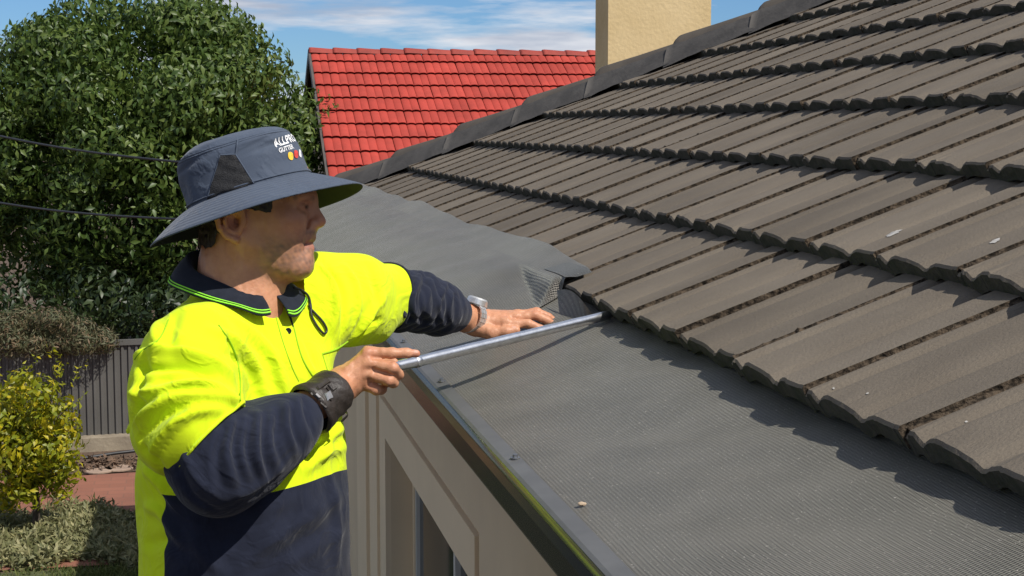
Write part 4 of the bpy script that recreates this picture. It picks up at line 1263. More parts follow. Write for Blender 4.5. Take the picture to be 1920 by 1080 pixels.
addc('body', Vb, Fb, M_skin, attrs={'stubble': stub, 'lip': lipm * .8, 'dark': dark, 'red': red, 'nail': nail})
# ------------------------------------------------------------------ hair: nape and sideburn
hf = Field()
hf.ell(hp(480, 356), (px_(111), px_(102), .0805), .02)
hf.ell(hp(478, 420), (px_(75), px_(85), .071), .02)
hf.chain([hp(452, 425, .0), hp(447, 490, .004)], [px_(77), px_(78)], .03)
hn = nsum(5, 16, 500, .0012)
Vh, Fh = hf.mesh(.0028, hn)
hx, hy = Vh[:, 0] / Vh[:, 2] * FPX + 960, 540 - Vh[:, 1] / Vh[:, 2] * FPX
edge = nsum(6, 12, 260, 5.0)(Vh)
nape = np.minimum(430 - hx - np.clip(hy - 400, 0, 90) * .52, 466 - hy) + edge
burn = np.minimum(np.minimum(hx - 474, 512 - hx), 399 - hy - np.abs(hx - 490) * .1) + edge * .6
cap = 392 - hy - np.clip(hx - 500, 0, 100) * .35
Vh2, Fh2 = clip_poly(Vh, Fh, np.maximum(np.maximum(nape, burn), np.minimum(cap, 505 - hx)))
addc('hair', Vh2, Fh2, M_hair)

# ------------------------------------------------------------------ shirt
def vnormals(V, F):
    T = F if F.shape[1] == 3 else np.concatenate([F[:, [0, 1, 2]], F[:, [0, 2, 3]]])
    fnm = np.cross(V[T[:, 1]] - V[T[:, 0]], V[T[:, 2]] - V[T[:, 0]])
    N = np.zeros_like(V)
    for j in range(3):
        for k in range(3): N[:, j] += np.bincount(T[:, k], fnm[:, j], len(V))
    return N / (np.linalg.norm(N, axis=1)[:, None] + 1e-12)
class Caster:
    """finds where the line of sight through a photo pixel meets a mesh (camera-aligned frame)"""
    def __init__(s, V, F): s.t = BVHTree.FromPolygons([tuple(v) for v in V], [tuple(int(i) for i in f) for f in F])
    def hit(s, px, py, off=0.0, maxd=10):
        d = Vector(P(px, py, 1.0)); d.normalize()
        loc, n, i, dist = s.t.ray_cast(Vector((0, 0, 0)), d, maxd)
        if loc is None: return None
        if n.dot(d) > 0: n = -n
        return np.array(loc) + np.array(n) * off
    def line(s, pts, off=0.0, sub=6):
        pts = np.array(pts, float); out = []
        for i in range(len(pts) - 1):
            for k in range(sub):
                h = s.hit(*(pts[i] + (pts[i + 1] - pts[i]) * k / sub), off)
                if h is not None: out.append(h)
        h = s.hit(*pts[-1], off)
        if h is not None: out.append(h)
        return out
def spline(pts, n=28):
    pts = np.array(pts, float); m = len(pts)
    t = np.linspace(0, m - 1, n); out = []
    for x in t:
        i = min(int(x), m - 2); f = x - i
        p0, p1, p2, p3 = pts[max(i - 1, 0)], pts[i], pts[i + 1], pts[min(i + 2, m - 1)]
        out.append(.5 * (2 * p1 + (p2 - p0) * f + (2 * p0 - 5 * p1 + 4 * p2 - p3) * f * f + (3 * p1 - p0 - 3 * p2 + p3) * f ** 3))
    return np.array(out)
def pull_folds(V, F, folds):
    """push ridges and creases (pixel polylines laid on the cloth) along the surface normal"""
    cs = Caster(V, F); N = vnormals(V, F)
    D = np.zeros(len(V))
    for (pts, amp, wid) in folds:
        L_ = [h for h in (cs.hit(*q) for q in spline(pts, 24)) if h is not None]
        if len(L_) < 2: continue
        runs, cur = [], [L_[0]]                     # keep the longest stretch without a jump in depth
        for a_, b_ in zip(L_[:-1], L_[1:]):
            if np.linalg.norm(b_ - a_) > .03: runs.append(cur); cur = []
            cur.append(b_)
        L_ = np.array(max(runs + [cur], key=len)); m = len(L_)
        if m < 3: continue
        for _ in range(3): L_[1:-1] = (L_[:-2] + L_[1:-1] * 2 + L_[2:]) / 4
        tap = np.sin(np.clip(np.linspace(.06, 1.0, m), 0, 1) ** .8 * math.pi * .96) ** .6
        near = np.all((V > L_.min(0) - wid * 3) & (V < L_.max(0) + wid * 3), axis=1)
        idx = np.nonzero(near)[0]
        best = np.full(len(idx), 9.0); ta = np.zeros(len(idx))
        for i in range(m - 1):
            ab = L_[i + 1] - L_[i]; t = np.clip(((V[idx] - L_[i]) @ ab) / (ab @ ab + 1e-12), 0, 1)
            d = np.linalg.norm(V[idx] - L_[i] - t[:, None] * ab, axis=1)
            b_ = d < best; best[b_] = d[b_]; ta[b_] = (tap[i] * (1 - t) + tap[i + 1] * t)[b_]
        r = best / (wid * .9)
        D[idx] += amp * 1.6 * ta * (np.exp(-r * r) - .25 * np.exp(-(r / 2) ** 2))
    V = V + N * D[:, None]
    for _ in range(3): V = smooth_verts(V, F, .5)
    return V
FOLDS = [  # pixel polyline, height (m), half width (m)
 ([(258, 668), (296, 659), (344, 663), (402, 680), (436, 706)], .015, .012),
 ([(262, 690), (300, 690), (345, 688), (400, 704)], -.013, .009),
 ([(250, 738), (296, 738), (344, 724), (393, 721), (445, 750)], .017, .011),
 ([(300, 712), (350, 704), (400, 710)], -.010, .008),
 ([(230, 811), (277, 772), (325, 748), (393, 742), (452, 760)], .015, .010),
 ([(270, 752), (320, 734), (380, 730)], -.010, .007),
 ([(282, 852), (316, 803), (362, 772), (420, 766)], .013, .010),
 ([(262, 822), (300, 785), (345, 765)], -.011, .007),
 ([(240, 800), (262, 760), (262, 700), (285, 650)], -.010, .012),
 ([(305, 580), (290, 620), (296, 655)], .008, .012),
 ([(330, 590), (318, 640), (330, 668)], -.006, .012),
 ([(425, 632), (447, 680), (451, 755)], -.012, .008),
 ([(400, 620), (440, 640), (480, 690), (500, 752)], .010, .012),
 ([(440, 600), (492, 640), (525, 700), (540, 750)], .008, .012),
 ([(420, 660), (466, 690), (480, 745)], -.006, .010),
 ([(470, 640), (508, 680), (520, 740)], -.006, .009),
 ([(560, 640), (580, 690), (600, 705)], .006, .010),
 ([(600, 500), (622, 530), (632, 575), (622, 625)], .009, .008),
 ([(615, 505), (642, 545), (646, 590), (640, 630)], -.009, .008),
 ([(648, 500), (668, 535), (672, 580), (655, 625)], .007, .008),
 ([(690, 500), (704, 540), (708, 580), (690, 622)], -.005, .010),
 ([(720, 560), (690, 600), (655, 640)], .009, .009),
 ([(712, 600), (680, 625), (650, 655)], -.010, .008),
 ([(600, 860), (625, 820), (648, 800)], .008, .010),
 ([(575, 880), (610, 850), (650, 840)], .008, .010),
 ([(560, 850), (600, 835), (650, 815)], -.006, .008),
 ([(272, 880), (300, 905), (330, 950)], .012, .010),
 ([(268, 840), (290, 862), (318, 905)], -.010, .010),
 ([(275, 950), (300, 960), (335, 1010)], .009, .011),
 ([(278, 1020), (310, 1015), (340, 1040)], -.007, .012),
 ([(440, 1075), (520, 1010), (600, 960), (645, 920)], .005, .018),
 ([(400, 1020), (480, 985), (560, 950)], -.003, .018),
 ([(500, 1080), (570, 1040), (640, 1000)], .004, .018),
 ([(360, 1000), (380, 1040), (420, 1075)], .006, .014),
 ([(620, 900), (632, 980), (630, 1070)], .006, .016),
]
TD = 2.80
sf = Field()
def lv(py, cx, a, b, ph, dd=0.0):
    q = P(cx, py, TD + dd); return (q[1], q[0], q[2], a, b, ph)
sf.loft([lv(530, 446, .070, .068, 48), lv(562, 446, .088, .078, 48), lv(592, 446, .132, .094, 48), lv(626, 448, .163, .112, 48), lv(660, 452, .182, .128, 49), lv(740, 456, .190, .142, 50), lv(830, 460, .196, .158, 50),
         lv(930, 461, .198, .166, 50), lv(1080, 461, .200, .168, 50), lv(1330, 461, .196, .165, 50)], .03)
CR = P(392, 812, 2.565)                                  # near sleeve hem centre
sf.chain([P(404, 624, 2.74), P(364, 664, 2.65), P(349, 736, 2.575), P(358, 800, 2.555)], [.052, .073, .082, .089], .05)
sf.cone(P(296, 760, 2.60), P(240, 808, 2.645), .045, .011, .022)                  # sleeve's back corner
CLh = P(728, 556, 3.10)
sf.chain([P(520, 564, 2.86), P(590, 560, 2.95), P(660, 554, 3.02), P(732, 551, 3.11)], [.064, .071, .067, .064], .05)
sf.cone(P(600, 610, 2.9), P(700, 600, 3.04), .05, .03, .06)
n1 = nsum(21, 14, 34, .0036); n2 = nsum(22, 18, 80, .0012); n3 = nsum(23, 14, 60, .0022, (1, .35, 1))
sdisp = lambda X: n1(X) + n2(X) + n3(X)
Vs, Fs = sf.mesh(.0042, sdisp, region=(np.array([-1, P(0, 1330, TD)[1] + .01, 0]), np.array([1, 1, 5])), sm=2)
Vs = pull_folds(Vs, Fs, FOLDS)
sx, sy = Vs[:, 0] / Vs[:, 2] * FPX + 960, 540 - Vs[:, 1] / Vs[:, 2] * FPX
# cut the openings: neck, near hem, far hem
def plane_side(V, p, n): n = np.array(n, float); n /= np.linalg.norm(n); return (V - p) @ n
ub = CR - P(345, 650, 2.62); ub /= np.linalg.norm(ub)
hemR = np.array([.50, -.62, -.30]); hemR /= np.linalg.norm(hemR)
hemRp = P(425, 793, 2.47)
nearsl = (Vs[:, 2] < 2.75) & (sx < 560) & (sy < 960)
hemP, hemN = P(384, 828, 2.50), np.array([.74, -.66, -.10])
cutR = np.where((np.linalg.norm(Vs - P(395, 845, 2.53), axis=1) < .14) & (Vs[:, 2] < 2.602) & (sy > 700) & (sy < 945), -plane_side(Vs, hemP, hemN), 1.0)
cutL = -plane_side(Vs, P(732, 552, 3.11), P(760, 560, 3.16) - P(660, 556, 3.03))
neckc = P(446, 528, TD); cutN = -plane_side(Vs, P(470, 552, TD), (.30, 1.0, -.08)) 
cutN = np.where(np.linalg.norm((Vs - P(448, 540, TD))[:, [0, 2]], axis=1) < .118, cutN, 1.0)
V1, F1 = clip_poly(Vs, Fs, np.minimum(np.minimum(cutL, cutN), cutR))
# yellow above, navy below: seam as a smooth function of position
sx1, sy1 = V1[:, 0] / V1[:, 2] * FPX + 960, 540 - V1[:, 1] / V1[:, 2] * FPX
tx, tz = V1[:, 0] - P(461, 900, TD)[0], V1[:, 2] - TD
fx, fz = math.sin(math.radians(50)), -math.cos(math.radians(50))          # the way the chest faces
front = tx * fx + tz * fz; side = tx * math.cos(math.radians(50)) + tz * math.sin(math.radians(50))
ang = np.degrees(np.arctan2(side, front))                                  # 0 = middle of the chest, -90 = near side
seam_y = P(0, 905, 2.64)[1] + .012 * np.sin(np.radians(ang) * 2 + .4) - .010
navyf = np.minimum(seam_y - V1[:, 1], (np.abs(ang + 0) * -1 + 83) * .003)
navyf = np.where((sy1 < 860) , -1, navyf)
Vy, Fy = clip_poly(V1, F1, -navyf)
Vn, Fn = clip_poly(V1, F1, navyf)
shirt = addc('shirt', Vy, Fy, M_hiviz)
addc('lower_panel', Vn, Fn, M_navy, shirt)
print('shirt', len(Vs))
# ------------------------------------------------------------------ sleeves
def arm_field(pts, rs, seed, lam, amp, h, el, sm=1):
    f = Field().chain(pts, rs, .03)
    seg = [np.linalg.norm(pts[i + 1] - pts[i]) for i in range(len(pts) - 1)]
    cum = np.concatenate([[0], np.cumsum(seg)])
    w1, w2, w3 = nsum(seed, 8, 26, 1.0), nsum(seed + 1, 10, 16, 1.0), nsum(seed + 2, 12, 90, .0012)
    def disp(X):
        best = np.full(X.shape[:-1], 1e9); sarc = np.zeros(X.shape[:-1])
        for i in range(len(pts) - 1):
            ab = pts[i + 1] - pts[i]; t = np.clip(((X - pts[i]) @ ab) / (ab @ ab), 0, 1)
            d = np.linalg.norm(X - pts[i] - t[..., None] * ab, axis=-1)
            m = d < best; best = np.where(m, d, best); sarc = np.where(m, cum[i] + t * seg[i], sarc)
        ridge = np.abs(np.sin(math.pi * sarc / lam + 2.4 * w1(X))) ** 1.0
        mod = np.clip(.55 + .5 * w2(X), 0.05, 1.3) * (.35 + .9 * np.exp(-((sarc - el) / .10) ** 2))
        return amp * (ridge - .45) * mod + w3(X)
    return f.mesh(h, disp, sm=sm)
ptsR = [P(366, 785, 2.575), P(394, 842, 2.555), P(412, 878, 2.555), P(470, 845, 2.58), P(520, 811, 2.615), P(552, 790, 2.645)]
Va, Fa = arm_field(ptsR, [.074, .074, .073, .065, .056, .049], 41, .036, .0035, .0034, .13)
RF = []
for i_, (a_, b__, c_) in enumerate([((410, 800), (392, 860), (404, 925)), ((436, 786), (424, 845), (442, 915)), ((460, 782), (451, 845), (470, 905)), ((482, 776), (479, 845), (494, 900)), ((510, 772), (505, 825), (521, 882)), ((536, 758), (536, 800), (553, 850)), ((556, 742), (562, 780), (580, 830))]):
    RF.append(([a_, b__, c_], (.0030, .0075, .0045, .0085, .0035, .0065, .004)[i_], (.007, .010, .007, .011, .006, .009, .008)[i_]))
    RF.append(([(a_[0] + 14, a_[1] + 2), (b__[0] + 14, b__[1]), (c_[0] + 13, c_[1] - 8)], -.0045, .0065))
RF += [([(345, 850), (370, 900), (420, 940)], .006, .010), ([(335, 880), (360, 930), (410, 960)], -.005, .009), ([(430, 935), (480, 915), (540, 870)], .004, .010)]
Va = pull_folds(Va, Fa, RF)
addc('sleeve', Va, Fa, M_navy)
ptsL = [P(712, 559, 3.08), P(745, 562, 3.13), P(785, 566, 3.20), P(820, 577, 3.26), P(846, 585, 3.30)]
Va, Fa = arm_field(ptsL, [.046, .055, .054, .050, .044], 51, .034, .006, .0034, .15)
Va = pull_folds(Va, Fa, [([(762, 500), (748, 555), (762, 605)], .005, .009), ([(790, 507), (772, 560), (782, 606)], .0065, .008), ([(776, 505), (760, 560), (772, 606)], -.005, .006), ([(812, 518), (800, 570), (812, 612)], .004, .010), ([(836, 530), (822, 572), (832, 612)], .006, .007), ([(802, 512), (788, 565), (798, 610)], -.004, .006), ([(850, 540), (842, 580), (848, 608)], .004, .007), ([(740, 600), (780, 598), (820, 606)], -.004, .008)])
addc('sleeve', Va, Fa, M_navy)
# trousers below the shirt, outside the picture
tf = Field()
tf.loft([lv(1230, 461, .185, .155, 50), lv(1420, 461, .175, .15, 50), lv(1480, 461, .16, .13, 50)], .03)
l_ = np.array([math.cos(math.radians(50)), 0, math.sin(math.radians(50))])
hip_c = P(461, 1440, TD)
for sg in (-1, 1): tf.cone(hip_c + l_ * sg * .085, hip_c + l_ * sg * .10 + np.array([0, -.30, 0]), .095, .085, .05)
Vt, Ft = tf.mesh(.012, nsum(61, 10, 40, .003))
addc('trousers', Vt, Ft, M_navy)

# ------------------------------------------------------------------ hat
tl = math.radians(17.2)
HO = hp(468, 358); H1 = np.array([math.cos(tl), math.sin(tl), 0]); HN = np.array([-math.sin(tl), math.cos(tl), 0]); H3 = np.array([0, 0, 1.0])
CA, CB = px_(119), .0985
lev_h = np.array([-4, 0, 6, 14, 25, 38, 50, 60, 70, 78, 85, 91, 97, 102, 106, 109, 111, 112]) * u
lev_s = np.array([1.0, 1.0, .997, .995, .992, .985, .974, .96, .938, .91, .872, .82, .745, .65, .53, .38, .20, .0])
crown_n = nsum(71, 12, 45, .0024); crown_n2 = nsum(72, 12, 110, .0009)
def crown_pt(th, h):
    s_ = np.interp(h, lev_h, lev_s)
    pw = lambda c: np.sign(c) * abs(c) ** .93
    p = HO + H1 * (CA * s_ * pw(math.cos(th))) + H3 * (CB * s_ * pw(math.sin(th))) + HN * h
    lean = -.05 * h
    p = p + H1 * lean
    r = H1 * math.cos(th) + H3 * math.sin(th) + HN * (1 - s_)
    r = r / np.linalg.norm(r)
    q = p[None]
    dsp = float(crown_n(q)[0] + crown_n2(q)[0]) * min(1, (h + .004) / .03) * (s_ > .1)
    # dents: soft folds at the front and above the vent
    for (t0, h0, tw_, hw, am) in ((-.75, 62, .35, 5, -.006), (-.95, 80, .5, 4, .004), (-2.4, 70, .5, 6, -.004), (-.35, 40, .3, 6, .003), (-1.9, 95, .7, 5, .003), (-2.7, 30, .2, 25, -.003)):
        dsp += am * math.exp(-((th - t0) / tw_) ** 2 - ((h / u - h0 - 12 * (th - t0)) / hw) ** 2)
    return p + r * dsp
NTH = 120
hat = empty('hat', (0, 0, 0)); hat.parent = person; hat.location = Vector(to_world(HO[None])[0]) - person.location
hh = np.concatenate([np.linspace(lev_h[0], 85 * u, 34), np.linspace(87, 112, 16) * u])
ths = np.linspace(-math.pi, math.pi, NTH, endpoint=False)
Vc = np.array([crown_pt(t, h) for t in ths for h in hh])
Fc = np.array(grid_faces(NTH, len(hh), True))
crown_o = addc('crown', Vc, Fc, M_hat, hat)
ccast = Caster(Vc, Fc)
# brim
NR = 22
brim_n = nsum(75, 10, 18, .0035)
def brim_pt(th, r, low=0):
    a = CA * 1.0 + r * (px_(205) - CA); b = CB + r * (.180 - CB)
    base = HO + H1 * a * math.cos(th) * (1 if math.cos(th) > 0 else 1.0) + H3 * b * math.sin(th)
    drop = px_(43) * (r ** 1.05) + px_(3) * math.sin(2 * th + .6) * r + (.006 * r * r if low == 0 else .006 * r * r)
    p = base - HN * (drop + px_(1) - px_(9) * max(0, -math.cos(th)) ** 2 * r)
    return p + HN * float(brim_n(p[None])[0]) * r - HN * (.0028 if low else 0)
rs = np.linspace(0, 1, NR)
Vt = [brim_pt(t, r) for t in ths for r in rs]; Vu = [brim_pt(t, r, 1) for t in ths for r in rs]
n0 = NTH * NR
Fb_ = grid_faces(NTH, NR, True); Fl = [tuple(i + n0 for i in f[::-1]) for f in Fb_]
rim = [(i * NR + NR - 1, ((i + 1) % NTH) * NR + NR - 1, ((i + 1) % NTH) * NR + NR - 1 + n0, i * NR + NR - 1 + n0) for i in range(NTH)]
M_brim = M_hat.copy(); M_brim.name = 'stitched_brim_cloth'
t_ = M_brim.node_tree; bpn = t_.nodes[M_hat['bump_node']]
at = t_.nodes.new('ShaderNodeAttribute'); at.attribute_name = 'rad'
m1_ = t_.nodes.new('ShaderNodeMath'); m1_.operation = 'MULTIPLY'; m1_.inputs[1].default_value = 2 * math.pi * 9
m2_ = t_.nodes.new('ShaderNodeMath'); m2_.operation = 'SINE'
t_.links.new(at.outputs['Fac'], m1_.inputs[0]); t_.links.new(m1_.outputs[0], m2_.inputs[0]); t_.links.new(m2_.outputs[0], bpn.inputs['Height'])
bpn.inputs['Distance'].default_value = 0.0009; bpn.inputs['Strength'].default_value = 0.5
M_brim_shade = mat('brim_underside_shade', (0.018, 0.022, 0.030), (0.014, 0.017, 0.024), rough=0.85, scale=30, spec=0.2)  # hat cloth coloured darker for the underside, its shade painted in
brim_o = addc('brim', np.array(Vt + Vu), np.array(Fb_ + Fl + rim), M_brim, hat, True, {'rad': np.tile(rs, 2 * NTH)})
brim_o.data.materials.append(M_brim_shade)
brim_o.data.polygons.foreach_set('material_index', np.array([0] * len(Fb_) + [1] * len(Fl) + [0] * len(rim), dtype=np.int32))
# band seam where crown meets brim
MBc = MB()
ring = [crown_pt(t, 3 * u) + (H1 * math.cos(t) + H3 * math.sin(t)) * .001 for t in np.linspace(-math.pi, math.pi, 90)]
MBc.tube(ring, .0016, 6, False)
addc('brim_seam', np.array(MBc.v), MBc.f, M_hat, hat)
MBc = MB()
for (h0, r_) in ((83, .0012), (87, .0009)):
    MBc.tube([crown_pt(t, (h0 + 2 * math.sin(t)) * u) for t in np.linspace(-math.pi, math.pi, 110)], r_, 6, False)
addc('panel_seam', np.array(MBc.v), MBc.f, M_hat, hat)
# breathable side panel
qd = [(414, 292), (441, 291), (483, 357), (388, 379)]
nn = 16; Vv = []
for i in range(nn):
    for j in range(nn):
        a, b_ = i / (nn - 1), j / (nn - 1)
        top_ = np.array(qd[0]) * (1 - a) + np.array(qd[1]) * a; bt = np.array(qd[3]) * (1 - a) + np.array(qd[2]) * a
        q_ = top_ * (1 - b_) + bt * b_
        h_hit = ccast.hit(q_[0], q_[1], .0026 + .0008 * math.sin(a * 9 + b_ * 14) + .0008 * math.sin(b_ * 21 - a * 7))
        Vv.append(h_hit if h_hit is not None else hp(q_[0], q_[1], -.1))
addc('vent_panel', np.array(Vv), grid_faces(nn, nn), M_vent, hat)
MBc = MB()
for seg in (((413, 291), (387, 380)), ((442, 290), (485, 358)), ((413, 291), (442, 290)), ((442, 291), (446, 262))):
    L_ = ccast.line(spline(seg, 10), .0012, 2)
    if len(L_) > 2: MBc.tube(L_, .0013, 6)
addc('panel_seam', np.array(MBc.v), MBc.f, M_hat, hat)
# embroidered lettering wrapped on the crown
def letters(name, txt, th0, h0, size, m, slope=0.0, parent=hat):
    cu = bpy.data.curves.new('lettering', 'FONT'); cu.body = txt; cu.size = size; cu.extrude = 0; cu.resolution_u = 3; cu.offset = size * .025
    ob = bpy.data.objects.new('lettering', cu); COL.objects.link(ob)
    dg = bpy.context.evaluated_depsgraph_get(); dg.update()
    me = bpy.data.meshes.new_from_object(ob.evaluated_get(dg))
    bm = bmesh.new(); bm.from_mesh(me); bmesh.ops.triangulate(bm, faces=bm.faces[:])
    bmesh.ops.subdivide_edges(bm, edges=[e for e in bm.edges if e.calc_length() > size * .25], cuts=2)
    bmesh.ops.triangulate(bm, faces=bm.faces[:])
    vv = [v.co.copy() for v in bm.verts]; bm.verts.index_update(); ff = [tuple(v.index for v in f.verts) for f in bm.faces]; bm.free()
    bpy.data.objects.remove(ob); 
    Vw = []
    for v in vv:
        th = th0 + v.x / .108; h = h0 + v.y + slope * v.x
        p = crown_pt(th, h); e1_ = H1 * math.cos(th) + H3 * math.sin(th) + HN * .15
        Vw.append(p + e1_ / np.linalg.norm(e1_) * .0011)
    return addc(name, np.array(Vw), ff, m, parent, False)
letters('lettering', 'ALLPRO', -.80, 54 * u, .0200, M_white, .10)
letters('lettering', 'GUTTER', -.78, 42 * u, .0115, M_white, .10)
def badge(th0, h0, r, m):
    Vw = [crown_pt(th0, h0) + (H1 * math.cos(th0) + H3 * math.sin(th0)) * .0014]
    for k in range(20):
        a = k * math.pi / 10; th = th0 + r * math.cos(a) / .108; p = crown_pt(th, h0 + r * math.sin(a))
        Vw.append(p + (H1 * math.cos(th) + H3 * math.sin(th)) * .0013)
    addc('badge', np.array(Vw), [(0, k + 1, (k + 1) % 20 + 1) for k in range(20)], m, hat, False)
badge(-.55, 33 * u, .0074, M_yel); badge(-.39, 35 * u, .0072, M_redem); badge(-.23, 36 * u, .0072, M_white)

# ------------------------------------------------------------------ collar
fc = np.array([math.sin(math.radians(48)), 0, -math.cos(math.radians(48))]); lc = np.array([math.cos(math.radians(48)), 0, math.sin(math.radians(48))])
CC = P(446, 535, TD)
def col_pt(al, v, off=0.0):
    """al: angle from the front of the neck (negative = camera side); v: 0 inside top, .25 crest, 1 outer edge"""
    c = math.cos(al)
    ytop = 508 + 43 * c; tipd = 14 * math.exp(-((abs(al) - .32) / .28) ** 2)
    ybot = 546 + 33 * c + tipd
    rtop, rbot = .0805, .119 - .010 * math.exp(-((abs(al) - math.pi) / .8) ** 2)
    keyv = [0, .12, .22, .34, 1.0]
    kr = [rtop - .002, rtop + .001, rtop + .005, rtop + .010, rbot]
    ky = [ytop + 26, ytop + 2, ytop - 1, ytop + 5, ybot]
    r = np.interp(v, keyv, kr) + .004 * math.sin(max(0, v - .34) / .66 * math.pi) + off
    y = np.interp(v, keyv, ky)
    d = fc * c + lc * math.sin(al)
    sq = 1 + .06 * math.sin(al) ** 2
    p = CC + d * r * sq
    p[1] = P(0, y, TD)[1] + .0015 * math.sin(al * 5 + v * 3)
    return p
als = np.linspace(.17, 2 * math.pi - .17, 90); als = np.where(als > math.pi, als - 2 * math.pi, als); als = np.sort(als)
def col_strip(v0, v1, nv, off, name, m, par, a0=-9, a1=9):
    A_ = [a for a in als if a0 <= a <= a1]
    # the ring opens at the front, so run from one tip round the back to the other
    A_ = [a for a in A_ if a > 0] + [a for a in A_ if a < 0]
    vsn = np.linspace(v0, v1, nv)
    V = [col_pt(a, v, off) for a in A_ for v in vsn]
    V2 = [col_pt(a, v, off - .0022) - np.array([0, .0012, 0]) for a in A_ for v in vsn]
    n_ = len(V); F = grid_faces(len(A_), nv)
    Fb2 = [tuple(i + n_ for i in f[::-1]) for f in F]
    ed = [(i * nv + nv - 1, (i + 1) * nv + nv - 1, (i + 1) * nv + nv - 1 + n_, i * nv + nv - 1 + n_) for i in range(len(A_) - 1)]
    ed += [(j, j + 1, j + 1 + n_, j + n_) for j in range(nv - 1)] + [((len(A_) - 1) * nv + j + 1, (len(A_) - 1) * nv + j, (len(A_) - 1) * nv + j + n_, (len(A_) - 1) * nv + j + 1 + n_) for j in range(nv - 1)]
    return addc(name, np.array(V + V2), F + Fb2 + ed, m, par, True)
collar = col_strip(0, 1, 22, .0, 'collar', M_collar, shirt)
col_strip(.80, .835, 3, .0022, 'stripe', M_green, collar)
col_strip(.88, .925, 3, .0022, 'stripe', M_green, collar)

# ------------------------------------------------------------------ shirt trim
shc_ = Caster(Vs, Fs)
def stitched(name, pts, r, m, n=26, off=.0004, parent=shirt):
    L_ = [h for h in (shc_.hit(*q, off) for q in spline(pts, n)) if h is not None]
    if len(L_) < 3: return
    b_ = MB(); b_.tube(L_, r, 6); addc(name, np.array(b_.v), b_.f, m, parent)
M_seam = mat('yellow_green_seam', (0.30, 0.55, 0.006), (0.26, 0.48, 0.005), rough=0.9, scale=60)
stitched('seam', [(316, 600), (298, 636), (258, 666), (232, 720)], .0012, M_seam)
stitched('seam', [(410, 610), (436, 650), (449, 700), (450, 752)], .0013, M_seam)
stitched('seam', [(536, 566), (550, 613), (566, 670), (586, 705)], .0014, M_seam)
stitched('seam', [(516, 590), (530, 640), (548, 690), (560, 715)], .0010, M_seam)
stitched('pocket_edge', [(604, 664), (628, 656), (652, 640)], .0018, M_seam)
stitched('pocket_edge', [(604, 664), (612, 690), (618, 705)], .0010, M_seam)
# open neck slit
L0 = [h for h in (shc_.hit(*q, .0012) for q in spline([(527, 556), (538, 580), (549, 613)], 14)) if h is not None]
b_ = MB()
if len(L0) > 3: b_.tube(L0, np.interp(np.linspace(0, 1, len(L0)), [0, .3, 1], [.006, .0045, .001]), 6); addc('neck_slit', np.array(b_.v), b_.f, M_collar, shirt)
for (px, py) in ((512, 579), (540, 621)):
    c = shc_.hit(px, py, .001)
    if c is None: continue
    vs, fs = [], []
    for (rr, zz) in ((.0056, 0), (.0056, -.002), (.0042, -.0028), (.0034, -.002)):
        for k in range(16): a = k * math.pi / 8; vs.append(c + np.array([rr * math.cos(a), rr * math.sin(a), zz]))
    fs = [(i * 16 + k, i * 16 + (k + 1) % 16, (i + 1) * 16 + (k + 1) % 16, (i + 1) * 16 + k) for i in range(3) for k in range(16)] + [tuple(range(48, 64))]
    addc('button', np.array(vs), fs, M_collar, shirt)
# glasses cord hanging from the collar
cp = spline([(548, 540), (562, 545), (575, 556), (580, 574), (581, 590), (588, 606), (599, 622), (606, 626), (610, 618), (603, 604), (590, 590), (580, 580), (577, 571)], 60)
L_ = []
for k, q_ in enumerate(cp):
    h_hit = shc_.hit(*q_, .004)
    if h_hit is not None and (not L_ or np.linalg.norm(h_hit - L_[-1]) < .05): L_.append(h_hit)
b_ = MB(); b_.tube(smooth_path(L_) if False else L_, .0022, 7); addc('glasses_cord', np.array(b_.v), b_.f, M_black, person)
# dark binding on the far sleeve's hem
pn = P(760, 560, 3.16) - P(660, 556, 3.03); pn /= np.linalg.norm(pn); pc_ = P(732, 552, 3.11)
aa = np.cross(pn, [0, 1.0, 0]); aa /= np.linalg.norm(aa); bb = np.cross(aa, pn)
ringp = []
hemt = BVHTree.FromPolygons([tuple(v) for v in V1], [tuple(int(i) for i in f) for f in F1])
for k in range(49):
    a = k * math.pi / 24; d = aa * math.cos(a) + bb * math.sin(a)
    o_ = pc_ - pn * .004
    loc, nrm_, i_, ds = hemt.ray_cast(Vector(o_ + d * .14), Vector(-d), .14)
    if loc is not None: ringp.append(np.array(loc) + d * .0005 + pn * .003)
b_ = MB()
if len(ringp) > 10: b_.tube(ringp, .0030, 7); addc('sleeve_binding', np.array(b_.v), b_.f, M_collar, shirt)

# turned hem of the near sleeve
hemN = hemN / np.linalg.norm(hemN)
aa = np.cross(hemN, [0, 0, 1.0]); aa /= np.linalg.norm(aa); bb = np.cross(aa, hemN)
hc = P(358, 800, 2.555); hc = hc + hemN * ((hemP - hc) @ hemN)
ringp = []
for k in range(60):
    a = 2 * math.pi * k / 60; d = aa * math.cos(a) + bb * math.sin(a)
    o_ = hc - hemN * .004
    loc, nrm_, i_, ds = hemt.ray_cast(Vector(o_ + d * .20), Vector(-d), .20)
    if loc is not None and np.linalg.norm(np.array(loc) - hc) < .108 and loc.z < 2.60: ringp.append((k, np.array(loc) + d * .0003 + hemN * .0025))
runs, cur = [], []
for k, q_ in ringp + [(k + 60, q_) for k, q_ in ringp]:
    if cur and (k != cur[-1][0] + 1 or np.linalg.norm(q_ - cur[-1][1]) > .03): runs.append(cur); cur = []
    cur.append((k, q_))
runs.append(cur)
best = max(runs, key=len)[:61]
b_ = MB()
if len(best) > 8: b_.tube([q_ for k, q_ in best], .0026, 7); addc('sleeve_hem', np.array(b_.v), b_.f, M_hiviz, shirt)

